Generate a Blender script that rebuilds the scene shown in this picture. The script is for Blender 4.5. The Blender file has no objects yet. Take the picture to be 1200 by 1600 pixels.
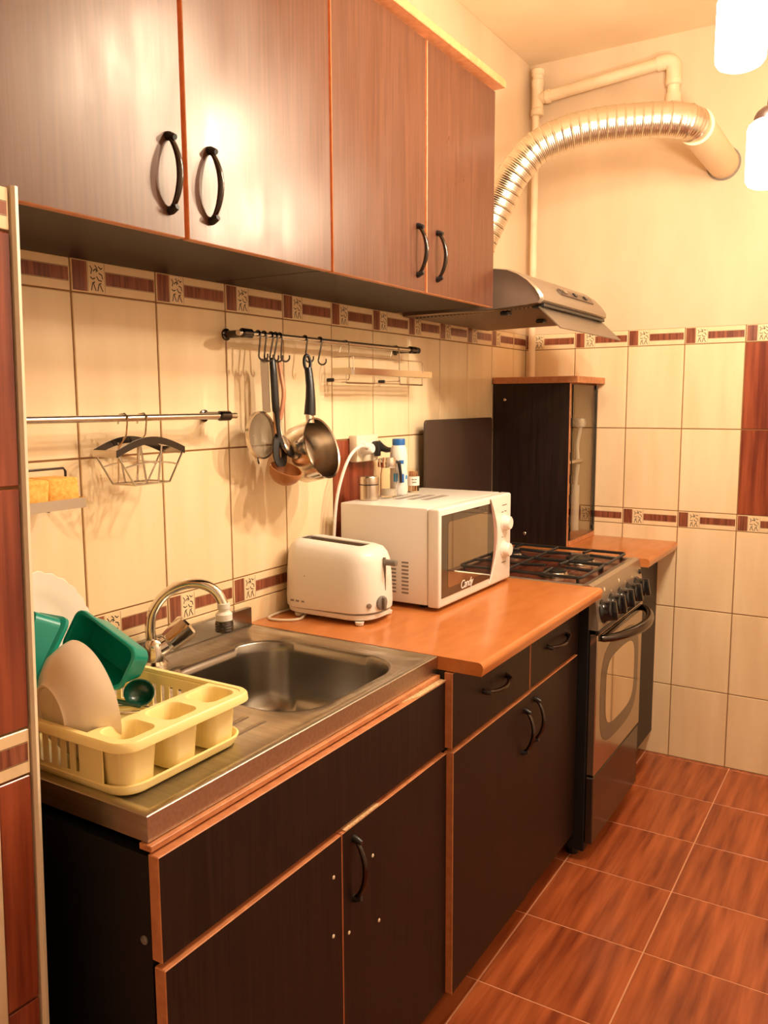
import bpy, bmesh, math, random
from mathutils import Vector, Matrix
random.seed(7)
S = bpy.context.scene
COL = S.collection
PI = math.pi

# ------------------------------------------------------------------ camera
cam_d = bpy.data.cameras.new('camera')
cam_d.sensor_fit = 'VERTICAL'; cam_d.sensor_height = 24.0; cam_d.sensor_width = 18.0
cam_d.lens = 19.595; cam_d.clip_start = 0.02
cam = bpy.data.objects.new('camera', cam_d); COL.objects.link(cam)
cam.location = (1.27585, -3.14901, 1.33718)
cam.rotation_euler = (1.440609, 0.00497, 0.550421)
S.camera = cam
# ------------------------------------------------------------------ world, exposure
wd = bpy.data.worlds.new('world'); S.world = wd; wd.use_nodes = True
wd.node_tree.nodes['Background'].inputs[0].default_value = (1.0, 0.86, 0.68, 1)
wd.node_tree.nodes['Background'].inputs[1].default_value = 0.05
S.view_settings.view_transform = 'Standard'; S.view_settings.look = 'None'
S.view_settings.gamma = 1.0; S.view_settings.use_curve_mapping = False
S.view_settings.exposure = 0.08
LAMP_COL = (1.0, 0.83, 0.625, 1); SHADE_STR, BULB_STR = 14.0, 2900.0

# ------------------------------------------------------------------ materials
def new_mat(name):
    m = bpy.data.materials.new(name); m.use_nodes = True
    nt = m.node_tree; b = nt.nodes['Principled BSDF']
    return m, nt, b
def mat(name, col, rough=.5, metal=0.0, spec=.5, **kw):
    m, nt, b = new_mat(name)
    b.inputs['Base Color'].default_value = (*col, 1)
    b.inputs['Roughness'].default_value = rough
    b.inputs['Metallic'].default_value = metal
    b.inputs['Specular IOR Level'].default_value = spec
    for k, v in kw.items(): b.inputs[k.replace('_', ' ')].default_value = v
    return m
def grain(m, c0, c1, scale, detail=4, rough_noise=None, bump=0.0, lo=.35, hi=.65, rnd=True, dist=0.0):
    """stretched noise in object space drives the base colour between c0 and c1"""
    nt = m.node_tree; b = nt.nodes['Principled BSDF']; N = nt.nodes.new; L = nt.links.new
    tc = N('ShaderNodeTexCoord'); mp = N('ShaderNodeMapping'); mp.inputs['Scale'].default_value = scale
    L(tc.outputs['Object'], mp.inputs['Vector'])
    if rnd:
        oi = N('ShaderNodeObjectInfo'); mu = N('ShaderNodeMath'); mu.operation = 'MULTIPLY'; mu.inputs[1].default_value = 61.0
        L(oi.outputs['Random'], mu.inputs[0]); L(mu.outputs[0], mp.inputs['Location'])
    nz = N('ShaderNodeTexNoise'); nz.inputs['Scale'].default_value = 1.0; nz.inputs['Detail'].default_value = detail
    nz.inputs['Distortion'].default_value = dist
    L(mp.outputs[0], nz.inputs['Vector'])
    rp = N('ShaderNodeValToRGB'); e = rp.color_ramp.elements
    e[0].position = lo; e[0].color = (*c0, 1); e[1].position = hi; e[1].color = (*c1, 1)
    L(nz.outputs['Fac'], rp.inputs[0]); L(rp.outputs[0], b.inputs['Base Color'])
    if bump:
        bp = N('ShaderNodeBump'); bp.inputs['Strength'].default_value = bump; bp.inputs['Distance'].default_value = .002
        L(nz.outputs['Fac'], bp.inputs['Height']); L(bp.outputs[0], b.inputs['Normal'])
    return m
M = {}
M['tile'] = grain(mat('cream_tile', (.8, .6, .4), .22), (.80, .595, .35), (.89, .695, .445), (16, 16, 2.2), 3, lo=.3, hi=.75)  # lighter vertical streaks in the colour stand in for reflections on the glaze
M['tile_brown'] = grain(mat('brown_tile', (.3, .06, .03), .22), (.155, .026, .012), (.33, .075, .03), (55, 55, 3), 5)
M['grout'] = mat('grout', (.31, .155, .06), .9)
M['print_brown'] = grain(mat('border_brown', (.2, .06, .03), .3), (.14, .035, .018), (.32, .10, .05), (160, 160, 10), 4)
M['print_line'] = mat('border_line', (.22, .11, .05), .4)
M['print_ink'] = mat('border_ink', (.035, .02, .014), .5)
M['plaster'] = grain(mat('plaster', (.8, .6, .4), .75), (.66, .490, .315), (.74, .56, .372), (5, 5, 2.0), 5, bump=.12, rnd=False)
M['bounce_white'] = mat('bounce_white', (.90, .84, .74), .8)  # for the unseen walls, whitened to bounce more light into the room
M['ceiling'] = grain(mat('ceiling_paint', (.8, .6, .4), .8), (.78, .60, .385), (.86, .68, .455), (3, 3, 3), 5, bump=.12, rnd=False)
M['floor_tile'] = grain(mat('floor_tile', (.4, .1, .03), .27), (.19, .036, .013), (.52, .135, .042), (38, 2.6, 38), 6, lo=.27, hi=.68, dist=.25)
M['floor_grout'] = mat('floor_grout', (.72, .36, .20), .85)
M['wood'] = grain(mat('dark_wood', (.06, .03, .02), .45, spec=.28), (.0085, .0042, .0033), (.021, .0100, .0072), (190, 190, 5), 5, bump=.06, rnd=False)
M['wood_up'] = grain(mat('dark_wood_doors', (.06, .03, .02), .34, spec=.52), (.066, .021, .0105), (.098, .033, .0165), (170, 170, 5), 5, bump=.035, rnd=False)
M['black_side'] = mat('black_side', (.006, .006, .007), .55, spec=.3)
M['edge'] = grain(mat('orange_edge', (.6, .25, .1), .45), (.50, .185, .072), (.60, .245, .10), (60, 60, 60), 3)
M['chip'] = grain(mat('bare_chipboard', (.6, .4, .2), .8), (.55, .32, .15), (.80, .55, .30), (220, 220, 220), 4)
M['worktop'] = grain(mat('worktop', (.6, .22, .06), .20), (.50, .165, .043), (.56, .195, .054), (30, 9, 30), 4, rnd=False)
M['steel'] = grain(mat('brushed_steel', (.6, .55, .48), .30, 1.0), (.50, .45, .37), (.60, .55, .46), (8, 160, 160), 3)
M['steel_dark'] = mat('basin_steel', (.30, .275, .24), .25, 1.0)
M['chrome'] = mat('chrome', (.72, .68, .62), .12, 1.0)
M['pan_steel'] = mat('pan_steel', (.66, .58, .48), .16, 1.0)
M['pan_in'] = mat('pan_inside', (.45, .38, .30), .22, 1.0)
M['wire'] = mat('wire_steel', (.62, .56, .48), .22, 1.0)
M['gunmetal'] = mat('gunmetal', (.085, .073, .065), .20, 1.0)
M['black'] = mat('black_plastic', (.012, .011, .011), .35)
M['black_gloss'] = mat('black_enamel', (.010, .009, .009), .15)
M['iron'] = mat('cast_iron', (.012, .012, .012), .45)
M['white'] = mat('white_plastic', (.82, .76, .68), .32)
M['white_enamel'] = mat('white_enamel', (.80, .74, .66), .28)
M['offwhite'] = mat('cream_plastic', (.80, .68, .50), .4)
M['grey_plastic'] = mat('grey_plastic', (.19, .165, .14), .35)
M['yellow'] = mat('yellow_plastic', (.97, .79, .34), .33)
M['green'] = mat('green_plastic', (.0, .26, .20), .30)
M['green_dark'] = mat('dark_green_plastic', (.005, .06, .035), .25)
M['ceramic'] = mat('cream_ceramic', (.90, .77, .60), .22)
M['opal'] = mat('white_ceramic', (.92, .87, .78), .18)
M['brown_plastic'] = mat('brown_plastic', (.42, .17, .055), .35)
M['copper'] = mat('copper_handle', (.55, .25, .14), .35, .4)
M['sponge'] = grain(mat('sponge', (.9, .5, .1), .9), (.78, .36, .06), (.92, .52, .13), (120, 120, 120), 4, bump=.6)
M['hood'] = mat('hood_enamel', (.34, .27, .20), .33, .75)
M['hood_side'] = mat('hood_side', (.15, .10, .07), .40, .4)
M['hood_light'] = mat('hood_rim', (.40, .32, .235), .30, .8)
M['hood_visor'] = mat('hood_visor', (.22, .165, .115), .35, .6)
M['lamp_cap'] = mat('lamp_cap', (.022, .008, .0035), .4)
M['filter'] = mat('filter_metal', (.33, .25, .17), .45, .25)
M['duct'] = mat('aluminium_duct', (.74, .67, .56), .27, 1.0)
M['pipe'] = grain(mat('painted_pipe', (.8, .6, .4), .5), (.74, .56, .36), (.82, .65, .44), (14, 14, 14), 3)
M['pvc'] = mat('beige_pipe', (.78, .58, .36), .38)
M['stove'] = mat('stove_panel', (.40, .32, .235), .30, .65)
M['oven'] = mat('oven_glass', (.46, .37, .27), .14, .9)
M['oven_band'] = mat('oven_window_band', (.13, .095, .065), .12, .8)
M['oven_win'] = mat('oven_window', (.78, .67, .52), .04, .97)
M['oven_shaded'] = mat('shaded_drawer_glass', (.045, .028, .02), .16, .35)  # mirror front darkened in its colour for the shade low on the stove
M['hob'] = mat('brown_enamel', (.13, .035, .018), .16)
M['lid'] = mat('stove_lid', (.045, .024, .017), .32)
M['dark_glass'] = mat('dark_glass', (.016, .014, .013), .04, spec=.9, IOR=1.9)
M['mirror_glass'] = mat('mirror_glass', (.42, .37, .31), .03, .95)
M['pink_shade'] = mat('recess_shade', (.36, .20, .15), .5)
M['grey_steel'] = mat('jar_steel', (.60, .52, .43), .22, 1.0)
M['blue'] = mat('blue_print', (.015, .12, .40), .4)
M['blue2'] = mat('light_blue_print', (.02, .26, .55), .4)
M['lettering'] = mat('silver_lettering', (.85, .80, .74), .4)
M['mark'] = mat('grey_print', (.22, .17, .13), .6)
M['pick'] = mat('toothpicks', (.72, .40, .22), .7)
M['salt'] = mat('salt', (.85, .78, .68), .9)
m, nt, b = new_mat('clear_glass'); b.inputs['Base Color'].default_value = (.97, .94, .88, 1); b.inputs['Roughness'].default_value = .02
b.inputs['Transmission Weight'].default_value = 1.0; b.inputs['IOR'].default_value = 1.12; M['glass'] = m
m, nt, b = new_mat('door_glass'); b.inputs['Base Color'].default_value = (.97, .93, .84, 1); b.inputs['Roughness'].default_value = .0
b.inputs['Transmission Weight'].default_value = 1.0; b.inputs['IOR'].default_value = 1.10; M['pane'] = m
m, nt, b = new_mat('sieve_mesh'); b.inputs['Base Color'].default_value = (.24, .175, .115, 1); b.inputs['Metallic'].default_value = .5; b.inputs['Roughness'].default_value = .45
b.inputs['Alpha'].default_value = .78; M['sieve'] = m
m, nt, b = new_mat('lit_shade_glass'); nt.nodes.remove(b)
em = nt.nodes.new('ShaderNodeEmission'); em.inputs[0].default_value = LAMP_COL; em.inputs[1].default_value = SHADE_STR*2
tr_ = nt.nodes.new('ShaderNodeBsdfTransparent'); mx = nt.nodes.new('ShaderNodeMixShader'); mx.inputs[0].default_value = .5
nt.links.new(tr_.outputs[0], mx.inputs[1]); nt.links.new(em.outputs[0], mx.inputs[2]); nt.links.new(mx.outputs[0], nt.nodes['Material Output'].inputs[0])
M['shade'] = m
m, nt, b = new_mat('lit_bulb'); b.inputs['Emission Color'].default_value = LAMP_COL; b.inputs['Emission Strength'].default_value = BULB_STR; M['bulb'] = m
M['wood_up'].node_tree.nodes['Principled BSDF'].inputs['Specular Tint'].default_value = (1, .86, .72, 1)
nt = M['wood_up'].node_tree; b = nt.nodes['Principled BSDF']     # greasy, unevenly polished doors
tc = nt.nodes.new('ShaderNodeTexCoord'); mp = nt.nodes.new('ShaderNodeMapping'); mp.inputs['Scale'].default_value = (9, 9, 3.5)
nz = nt.nodes.new('ShaderNodeTexNoise'); nz.inputs['Scale'].default_value = 1.0; nz.inputs['Detail'].default_value = 6; nz.inputs['Roughness'].default_value = .65
mr = nt.nodes.new('ShaderNodeMapRange'); mr.inputs['From Min'].default_value = .3; mr.inputs['From Max'].default_value = .7; mr.inputs['To Min'].default_value = .27; mr.inputs['To Max'].default_value = .43
nt.links.new(tc.outputs['Object'], mp.inputs['Vector']); nt.links.new(mp.outputs[0], nz.inputs['Vector']); nt.links.new(nz.outputs['Fac'], mr.inputs['Value']); nt.links.new(mr.outputs[0], b.inputs['Roughness'])
# mesh dots of the hood filter: a fine regular relief
m = M['filter']; nt = m.node_tree; b = nt.nodes['Principled BSDF']
tc = nt.nodes.new('ShaderNodeTexCoord'); vo = nt.nodes.new('ShaderNodeTexVoronoi'); vo.voronoi_dimensions = '2D'; vo.inputs['Scale'].default_value = 80; vo.inputs['Randomness'].default_value = .0
rp = nt.nodes.new('ShaderNodeValToRGB'); rp.color_ramp.elements[0].position = .35; rp.color_ramp.elements[0].color = (.03, .02, .014, 1)
rp.color_ramp.elements[1].position = .5; rp.color_ramp.elements[1].color = (.38, .29, .20, 1)
nt.links.new(tc.outputs['Object'], vo.inputs['Vector']); nt.links.new(vo.outputs['Distance'], rp.inputs[0]); nt.links.new(rp.outputs[0], b.inputs['Base Color'])

# ------------------------------------------------------------------ mesh helpers
def V(*a): return Vector(a)
def rrect(w, h, r, n=5, cx=0, cy=0):
    r = min(r, w/2-1e-5, h/2-1e-5); out = []
    for k, (sx, sy) in enumerate(((1, 1), (-1, 1), (-1, -1), (1, -1))):
        for i in range(n+1):
            a = PI/2*k + PI/2*i/n
            out.append((cx+sx*(w/2-r)+r*math.cos(a), cy+sy*(h/2-r)+r*math.sin(a)))
    return out
def frame(origin, axis, ref=None):
    z = Vector(axis).normalized(); ref = Vector(ref) if ref else (V(0, 0, 1) if abs(z.z) < .9 else V(1, 0, 0))
    x = (ref - z*ref.dot(z)).normalized(); y = z.cross(x)
    return Matrix(((x.x, y.x, z.x, origin[0]), (x.y, y.y, z.y, origin[1]), (x.z, y.z, z.z, origin[2]), (0, 0, 0, 1)))
class B:
    def __init__(s): s.bm = bmesh.new()
    def box(s, x0, x1, y0, y1, z0, z1, bev=0.0, mi=0, seg=1, T=None):
        t = bmesh.new(); bmesh.ops.create_cube(t, size=1)
        for v in t.verts: v.co = V((x0+x1)/2+v.co.x*(x1-x0), (y0+y1)/2+v.co.y*(y1-y0), (z0+z1)/2+v.co.z*(z1-z0))
        if bev: bmesh.ops.bevel(t, geom=t.edges[:], offset=bev, segments=seg, affect='EDGES', profile=.5)
        if T:
            for v in t.verts: v.co = T @ v.co
        s._merge(t, mi); return s
    def _merge(s, t, mi):
        mp = {v: s.bm.verts.new(v.co) for v in t.verts}
        for f in t.faces:
            g = s.bm.faces.new([mp[v] for v in f.verts]); g.material_index = mi if mi is not None else f.material_index
        t.free()
    def loft(s, rings, mi=0, cap0=True, cap1=True, loop=False, closed=True):
        vs = [[s.bm.verts.new(p) for p in r] for r in rings]; n = len(vs[0]); fs = []
        prs = list(zip(vs, vs[1:])) + ([(vs[-1], vs[0])] if loop else [])
        for a, b in prs:
            for i in range(n if closed else n-1):
                j = (i+1) % n; fs.append(s.bm.faces.new((a[i], a[j], b[j], b[i])))
        if not loop and closed:
            if cap0: fs.append(s.bm.faces.new(list(reversed(vs[0]))))
            if cap1: fs.append(s.bm.faces.new(vs[-1]))
        for f in fs: f.material_index = mi
        return s
    def tube(s, pts, r, n=8, mi=0, loop=False, flat=1.0, ref=None, cap=True):
        P = [Vector(p) for p in pts]; m = len(P); R = r if isinstance(r, (list, tuple)) else [r]*m
        rings = []; up = None
        for i in range(m):
            if loop: t = P[(i+1) % m]-P[i-1]
            else: t = P[min(i+1, m-1)]-P[max(i-1, 0)]
            t.normalize()
            if up is None:
                up = Vector(ref) if ref else (V(0, 0, 1) if abs(t.z) < .9 else V(1, 0, 0))
            up = up - t*up.dot(t)
            if up.length < 1e-6: up = t.orthogonal()
            up.normalize(); sd = t.cross(up)
            rings.append([P[i]+up*(R[i]*math.cos(2*PI*k/n))+sd*(R[i]*flat*math.sin(2*PI*k/n)) for k in range(n)])
        s.loft(rings, mi, cap, cap, loop); return s
    def lathe(s, prof, T=None, n=24, mi=0, loop=False, cap=True):
        T = T or Matrix()
        rings = [[T @ V(max(r, 1e-5)*math.cos(2*PI*k/n), max(r, 1e-5)*math.sin(2*PI*k/n), z) for k in range(n)] for r, z in prof]
        s.loft(rings, mi, cap, cap, loop); return s
    def prism(s, poly, T, d, mi=0, bev=0.0, seg=2):
        """poly in the xy plane of T, extruded by d along its z"""
        t = bmesh.new(); a = [t.verts.new((x, y, 0)) for x, y in poly]; b = [t.verts.new((x, y, d)) for x, y in poly]
        n = len(poly); f0 = t.faces.new(list(reversed(a))); f1 = t.faces.new(b)
        for i in range(n): t.faces.new((a[i], a[(i+1) % n], b[(i+1) % n], b[i]))
        if bev:
            es = list(f0.edges)+list(f1.edges)
            bmesh.ops.bevel(t, geom=es, offset=bev, segments=seg, affect='EDGES', profile=.5)
        for v in t.verts: v.co = T @ v.co
        s._merge(t, mi); return s
    def mesh(s, name, mats, smooth=35):
        bmesh.ops.recalc_face_normals(s.bm, faces=s.bm.faces[:])
        me = bpy.data.meshes.new(name); s.bm.to_mesh(me); s.bm.free()
        for k in (mats if isinstance(mats, (list, tuple)) else [mats]): me.materials.append(M[k])
        if smooth:
            me.polygons.foreach_set('use_smooth', [True]*len(me.polygons)); me.set_sharp_from_angle(angle=math.radians(smooth))
        return me
    def make(s, name, mats, parent=None, label=None, smooth=35):
        return link(name, s.mesh(name, mats, smooth), parent, label)
def wm(o):
    return (wm(o.parent) @ o.matrix_parent_inverse @ o.matrix_basis) if o.parent else o.matrix_basis.copy()
def link(name, data, parent=None, label=None):
    o = bpy.data.objects.new(name, data); COL.objects.link(o)
    if parent: o.parent = parent; o.matrix_parent_inverse = wm(parent).inverted()
    if label: o['label'] = label
    return o
def tag(o, label, cat, group=None):
    o['label'] = label; o['category'] = cat
    if group: o['group'] = group
    return o
def thing(name, label, cat, loc, group=None):
    o = link(name, None); o.location = loc; o.empty_display_size = .05
    return tag(o, label, cat, group)
def struct(o): o['kind'] = 'structure'; return o
def dup(root, loc, label):
    r = root.copy(); COL.objects.link(r); r.location = loc; r['label'] = label
    for ch in list(root.children):
        c = ch.copy(); COL.objects.link(c); c.parent = r
        for g in ch.children:
            d = g.copy(); COL.objects.link(d); d.parent = c
    return r
def arc_pts(p0, p1, out, h, n=12, pw=.7):
    p0, p1, out = Vector(p0), Vector(p1), Vector(out).normalized()
    return [p0.lerp(p1, i/n)+out*(h*math.sin(PI*i/n)**pw) for i in range(n+1)]
def smooth_path(pts, sub=6):
    P = [Vector(p) for p in pts]; Q = [P[0]*2-P[1]]+P+[P[-1]*2-P[-2]]; out = []
    for i in range(1, len(Q)-2):
        a, b, c, d = Q[i-1:i+3]
        for k in range(sub):
            t = k/sub; out.append(.5*((2*b)+(c-a)*t+(2*a-5*b+4*c-d)*t*t+(3*b-a-3*c+d)*t**3))
    out.append(P[-1]); return out

# ------------------------------------------------------------------ tiles
TW, TH, BH, Z0 = .20159, .30, .05899, .27869
ROWS = [(0, Z0, 'tile'), (Z0, Z0+TH, 'tile'), (Z0+TH, Z0+2*TH, 'tile'), (Z0+2*TH, Z0+2*TH+BH, 'border'),
        (Z0+2*TH+BH, Z0+3*TH+BH, 'tile'), (Z0+3*TH+BH, Z0+4*TH+BH, 'tile'), (Z0+4*TH+BH, Z0+4*TH+2*BH, 'border')]
ZTOP = ROWS[-1][1]
GLYPH = [[(.1, .88), (.22, .78), (.14, .62)], [(.42, .93), (.56, .84), (.5, .70)], [(.30, .72), (.45, .80), (.62, .74)],
         [(.66, .90), (.80, .82), (.90, .86)], [(.68, .66), (.86, .62), (.92, .48)], [(.10, .50), (.24, .44), (.40, .48)],
         [(.52, .54), (.64, .42), (.84, .40)], [(.14, .04), (.24, .30), (.38, .34)], [(.44, .04), (.34, .20), (.30, .28)],
         [(.56, .04), (.66, .28), (.80, .32)], [(.90, .04), (.78, .18), (.74, .26)]]
_cache = {}
def tile_mesh(kind, w, h):
    k = (kind, round(w, 4), round(h, 4))
    if k in _cache: return _cache[k]
    b = B(); g = .0018
    if kind == 'border':
        b.box(g, w-g, 0, .006, g*.6, h-g*.6, .0009)
        u0 = .012
        def flat(x0, x1, z0, z1, mi, d=.0003): b.box(x0, x1, -d, .0005, z0, z1, 0, mi)
        full = w > .19; o = w-TW if not full else 0     # a cut tile shows its far end
        def put(x0, x1, z0, z1, mi):
            x0, x1 = x0+o, x1+o
            if x1 > .004: flat(max(x0, .003), min(x1, w-.003), z0, z1, mi)
        put(.004, .036, .003, h-.003, 1)
        put(.0376, .0382, .003, h-.003, 2); put(.0757, .0763, .003, h-.003, 2)
        put(.078, .197, .018, h-.018, 1); put(.078, .197, .0165, .0175, 2); put(.078, .197, h-.0175, h-.0165, 2)
        if full:
            for gl in GLYPH:
                for (ax, az), (bx_, bz) in zip(gl, gl[1:]):
                    p, q = V(.040+ax*.034, 0, .004+az*(h-.008)), V(.040+bx_*.034, 0, .004+bz*(h-.008))
                    d = (q-p).normalized(); s = V(-d.z, 0, d.x)*.0010; e = d*.0006
                    vs = [b.bm.verts.new(x+V(0, -.0003, 0)) for x in (p-e-s, q+e-s, q+e+s, p-e+s)]
                    b.bm.faces.new(vs).material_index = 3
        me = b.mesh('border_tile', ['tile', 'print_brown', 'print_line', 'print_ink'], 0)
    elif kind == 'floor':
        b.box(.0018, w-.0018, .0018, h-.0018, -.008, 0, .0008); me = b.mesh('floor_tile', 'floor_tile', 0)
    else:
        b.box(g, w-g, 0, .006, g, h-g, .0012); me = b.mesh('tile', 'tile_brown' if kind == 'brown' else 'tile', 0)
    _cache[k] = me; return me
def place_tile(kind, w, h, loc, rz, parent):
    o = link('border_tile' if kind == 'border' else 'tile', tile_mesh(kind, w, h), parent)
    o.location = loc; o.rotation_euler = (0, 0, rz); return o

# ------------------------------------------------------------------ room shell
H = 2.595; XR = 2.10; YF = -4.25
wl = struct(B().box(-.12, -.0035, YF, .12, -.05, ZTOP, 0, 1).box(-.12, -.001, YF, .12, ZTOP, H+.1, 0, 0).make('wall_left', ['plaster', 'grout'], smooth=0))
wb = struct(B().box(-.001, XR, .0035, .12, -.05, ZTOP, 0, 1).box(-.001, XR, .001, .12, ZTOP, H+.1, 0, 0).make('wall_back', ['plaster', 'grout'], smooth=0))
wr = struct(B().box(XR, XR+.12, YF, .12, -.05, H+.1).make('wall_right', 'bounce_white', smooth=0))
wf = struct(B().box(-.12, XR+.12, YF-.12, YF, -.05, H+.1).make('wall_front', 'bounce_white', smooth=0))
ce = struct(B().box(0, XR, YF, 0, H, H+.1).make('ceiling', 'ceiling', smooth=0))
fl = struct(B().box(-.1, XR+.1, YF-.1, .1, -.1, -.0012).make('floor', 'floor_grout', smooth=0))
# left wall tiles (columns step towards -Y)
cols = [(-.1199, 0.0)] + [(-.1199-(k+1)*TW, -.1199-k*TW) for k in range(0, 12)]
for (y0, y1) in cols:
    if y1 < -2.52: continue
    for r, (z0, z1, kind) in enumerate(ROWS):
        if r < 2: continue
        kd = 'brown' if (r == 4 and abs(y1+1.128) < .01) else kind
        w = y1-y0
        place_tile(kd, w, z1-z0, (0, y0, z0), PI/2, wl)
# back wall tiles
for k in range(11):
    x0 = -.0012+k*TW; w = min(TW, XR-x0)
    if w < .03: continue
    for r, (z0, z1, kind) in enumerate(ROWS):
        kd = 'brown' if (k == 4 and r in (4, 5)) else kind
        place_tile(kd, w, z1-z0, (x0, 0, z0), 0, wb)
# floor tiles, 30 cm, grain running into the room
FX, FY, FS, FT = .5192, -1.5102, .3034, .29912
for i in range(-1, 6):
    for j in range(-10, 6):
        x0, y0 = FX+i*FS, FY+j*FT; x1, y1 = min(x0+FS, XR), min(y0+FT, 0)
        if x1-x0 < .01 or y1-y0 < .01 or y0 < YF: continue
        o = link('tile', tile_mesh('floor', x1-x0, y1-y0), fl); o.location = (x0, y0, 0)
# tiled pier at the left end of the counter
PX, PY0, PY1, PZ = .375, -2.64, -2.521, 1.588
pier = struct(B().box(0, PX-.006, PY0, PY1, 0, PZ).make('wall_pier', 'grout', smooth=0))
TX = PX
for r, (z0, z1, kind) in enumerate(ROWS):
    w = .047; z1 = min(z1, PZ)
    o = link('border_tile' if kind == 'border' else 'tile', tile_mesh('brown' if kind == 'tile' else 'border', w, z1-z0), pier)
    o.location = (TX, -2.5745, z0); o.rotation_euler = (0, 0, PI/2)
b = B(); prof = [(.0, 0), (.008, 0)] + [(.008*math.cos(a)*1.0, .008*math.sin(a)) for a in (PI/6, PI/3)] + [(0, .008)]
b.prism([(PX-.012, -2.5265), (PX+.001, -2.5265), (PX+.005, -2.5235), (PX+.004, -2.519), (PX-.002, -2.5165), (PX-.012, -2.5165)], Matrix(), PZ+.002)
b.make('corner_bead', 'offwhite', pier, 'cream rounded corner bead')
tr1 = struct(B().box(0, PX+.004, -2.68, -2.5745, 0, PZ, .003).make('trim_1', 'plaster', smooth=0))
for o in (pier, tr1):       # the pier leans slightly
    o.matrix_basis = Matrix.Translation((0, -2.530, .60)) @ Matrix.Rotation(-.025, 4, 'X') @ Matrix.Translation((0, 2.52, -.60))

# ------------------------------------------------------------------ cabinets
def front_panel(name, x0, x1, y0, y1, z0, z1, parent, wood='wood', label=None):
    """door or drawer front: dark faces, orange banding on its narrow edges"""
    b = B(); b.box(x0, x1, y0, y1, z0, z1, .0012)
    b.bm.normal_update()
    for f in b.bm.faces: f.material_index = 0 if abs(f.normal.x) > .9 else 1
    return b.make(name, [wood, 'edge'], parent, label, smooth=0)
def bow_handle(parent, p0, p1, out, h=.024, r=.0046, mats=('gunmetal', 'black')):
    b = B(); P = arc_pts(p0, p1, out, h, 14, .62)
    b.tube(P, [r*(.8+.35*math.sin(PI*i/14)) for i in range(15)], 8, 0)
    d = (Vector(p1)-Vector(p0)).normalized(); o = Vector(out)
    for p, s in ((Vector(p0), 1), (Vector(p1), -1)):
        b.tube([p-o*.0005, p+o*.004, p+o*.010+d*s*.002, p+o*.016+d*s*.004], [.0070, .0066, .0056, .0044], 10, 1)
    return b.make('handle', list(mats), parent, smooth=50)
UZ0, UZ1, UX = 1.592, 2.150, .310
def wall_cabinet(y0, ym, y1, label, tw0, tw1):
    t = thing('wall_cabinet', label, 'cabinet', (0, (y0+y1)/2, UZ0))
    b = B(); s = .016; zt = UZ1+.008; xb = UX-.018
    b.box(.001, xb, y0, y0+s, UZ0+.004, zt); b.box(.001, xb, y1-s, y1, UZ0+.004, zt)
    b.box(.001, xb, y0+s, y1-s, UZ0+.004, UZ0+.02); b.box(.001, xb, y0+s, y1-s, zt-s, zt)
    b.box(.001, .006, y0+s, y1-s, UZ0+.02, zt-s)
    b.make('carcass', 'wood', t, smooth=0)
    for y in (y0, ym-.012, y1-.024): B().box(xb, xb+.0012, y, y+.024, UZ0+.004, zt).make('front_edging', 'edge', t, smooth=0)
    g = .0045
    for a, c, hy in ((y0+.002, ym-g, tw0), (ym+g, y1-.002, tw1)):
        d = front_panel('door', UX-.0165, UX, a, c, UZ0, UZ1, t, 'wood_up')
        bow_handle(d, (UX, hy, UZ0+.036), (UX, hy, UZ0+.144), (1, 0, 0))
    return t
wall_cabinet(-2.555, -2.159, -1.767, 'dark wooden two-door wall cabinet with lamp glare and smudges, above the sink', -2.194, -2.105)
wall_cabinet(-1.763, -1.384, -1.003, 'dark wooden two-door wall cabinet beside the range hood', -1.425, -1.330)
b = B(); b.box(.001, UX+.022, -2.57, -.985, UZ1+.010, UZ1+.030, .002)
tag(b.make('cornice_board', 'edge', smooth=0), 'orange wooden cornice board lying along the tops of the wall cabinets', 'board')
b = B(); b.tube(smooth_path([(.318, -1.86, UZ1+.034), (.326, -1.78, UZ1+.0335), (.322, -1.70, UZ1+.034), (.27, -1.62, UZ1+.034)]), .0035, 6)
tag(b.make('loose_cable', 'black'), 'thin black cable lying on the cornice board', 'cable')

# lower cabinets
SY0, SYJ, MY1 = -2.465, -1.685, -.905
BZ0 = .085
def carcass(t, x1, y0, y1, z1, mat='wood', left='black_side'):
    s = .016; b = B()
    b.box(.02, x1, y0, y0+s, BZ0-.0, z1, 0, 1); b.box(.02, x1, y1-s, y1, BZ0, z1, 0, 0)
    b.box(.02, x1, y0+s, y1-s, BZ0, BZ0+s); b.box(.02, .028, y0+s, y1-s, BZ0+s, z1)
    b.make('carcass', [mat, left], t, smooth=0)
    B().box(.44, .456, y0+.004, y1-.004, 0, BZ0).make('plinth', 'black_side', t, smooth=0)
t = thing('sink_cabinet', 'dark sink cabinet with wide blank drawer front and one remaining handle', 'cabinet', (.25, (SY0+SYJ)/2, 0))
carcass(t, .5045, SY0, SYJ-.006, .772)
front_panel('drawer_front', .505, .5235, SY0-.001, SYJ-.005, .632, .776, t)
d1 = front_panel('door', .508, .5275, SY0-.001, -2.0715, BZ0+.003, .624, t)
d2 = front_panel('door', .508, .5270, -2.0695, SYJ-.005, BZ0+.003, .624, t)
bow_handle(d2, (.527, -2.036, .492), (.527, -2.034, .600), (1, 0, 0))
def screw_marks(parent, x, pts):
    for y, z in pts: B().lathe([(.0035, 0), (.003, .0012), (.0015, .0016)], frame((x, y, z), (1, 0, 0)), 8).make('screw_mark', 'offwhite', parent)
screw_marks(d1, .5275, [(-2.096, .561), (-2.099, .458)]); screw_marks(d2, .527, [(-2.052, .437), (-1.975, .540), (-1.955, .405)])
B().lathe([(.006, 0), (.006, .002), (.003, .004)], frame((.492, SY0, .655), (0, -1, 0)), 10).make('screw_cap', 'grey_plastic', t)
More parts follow.
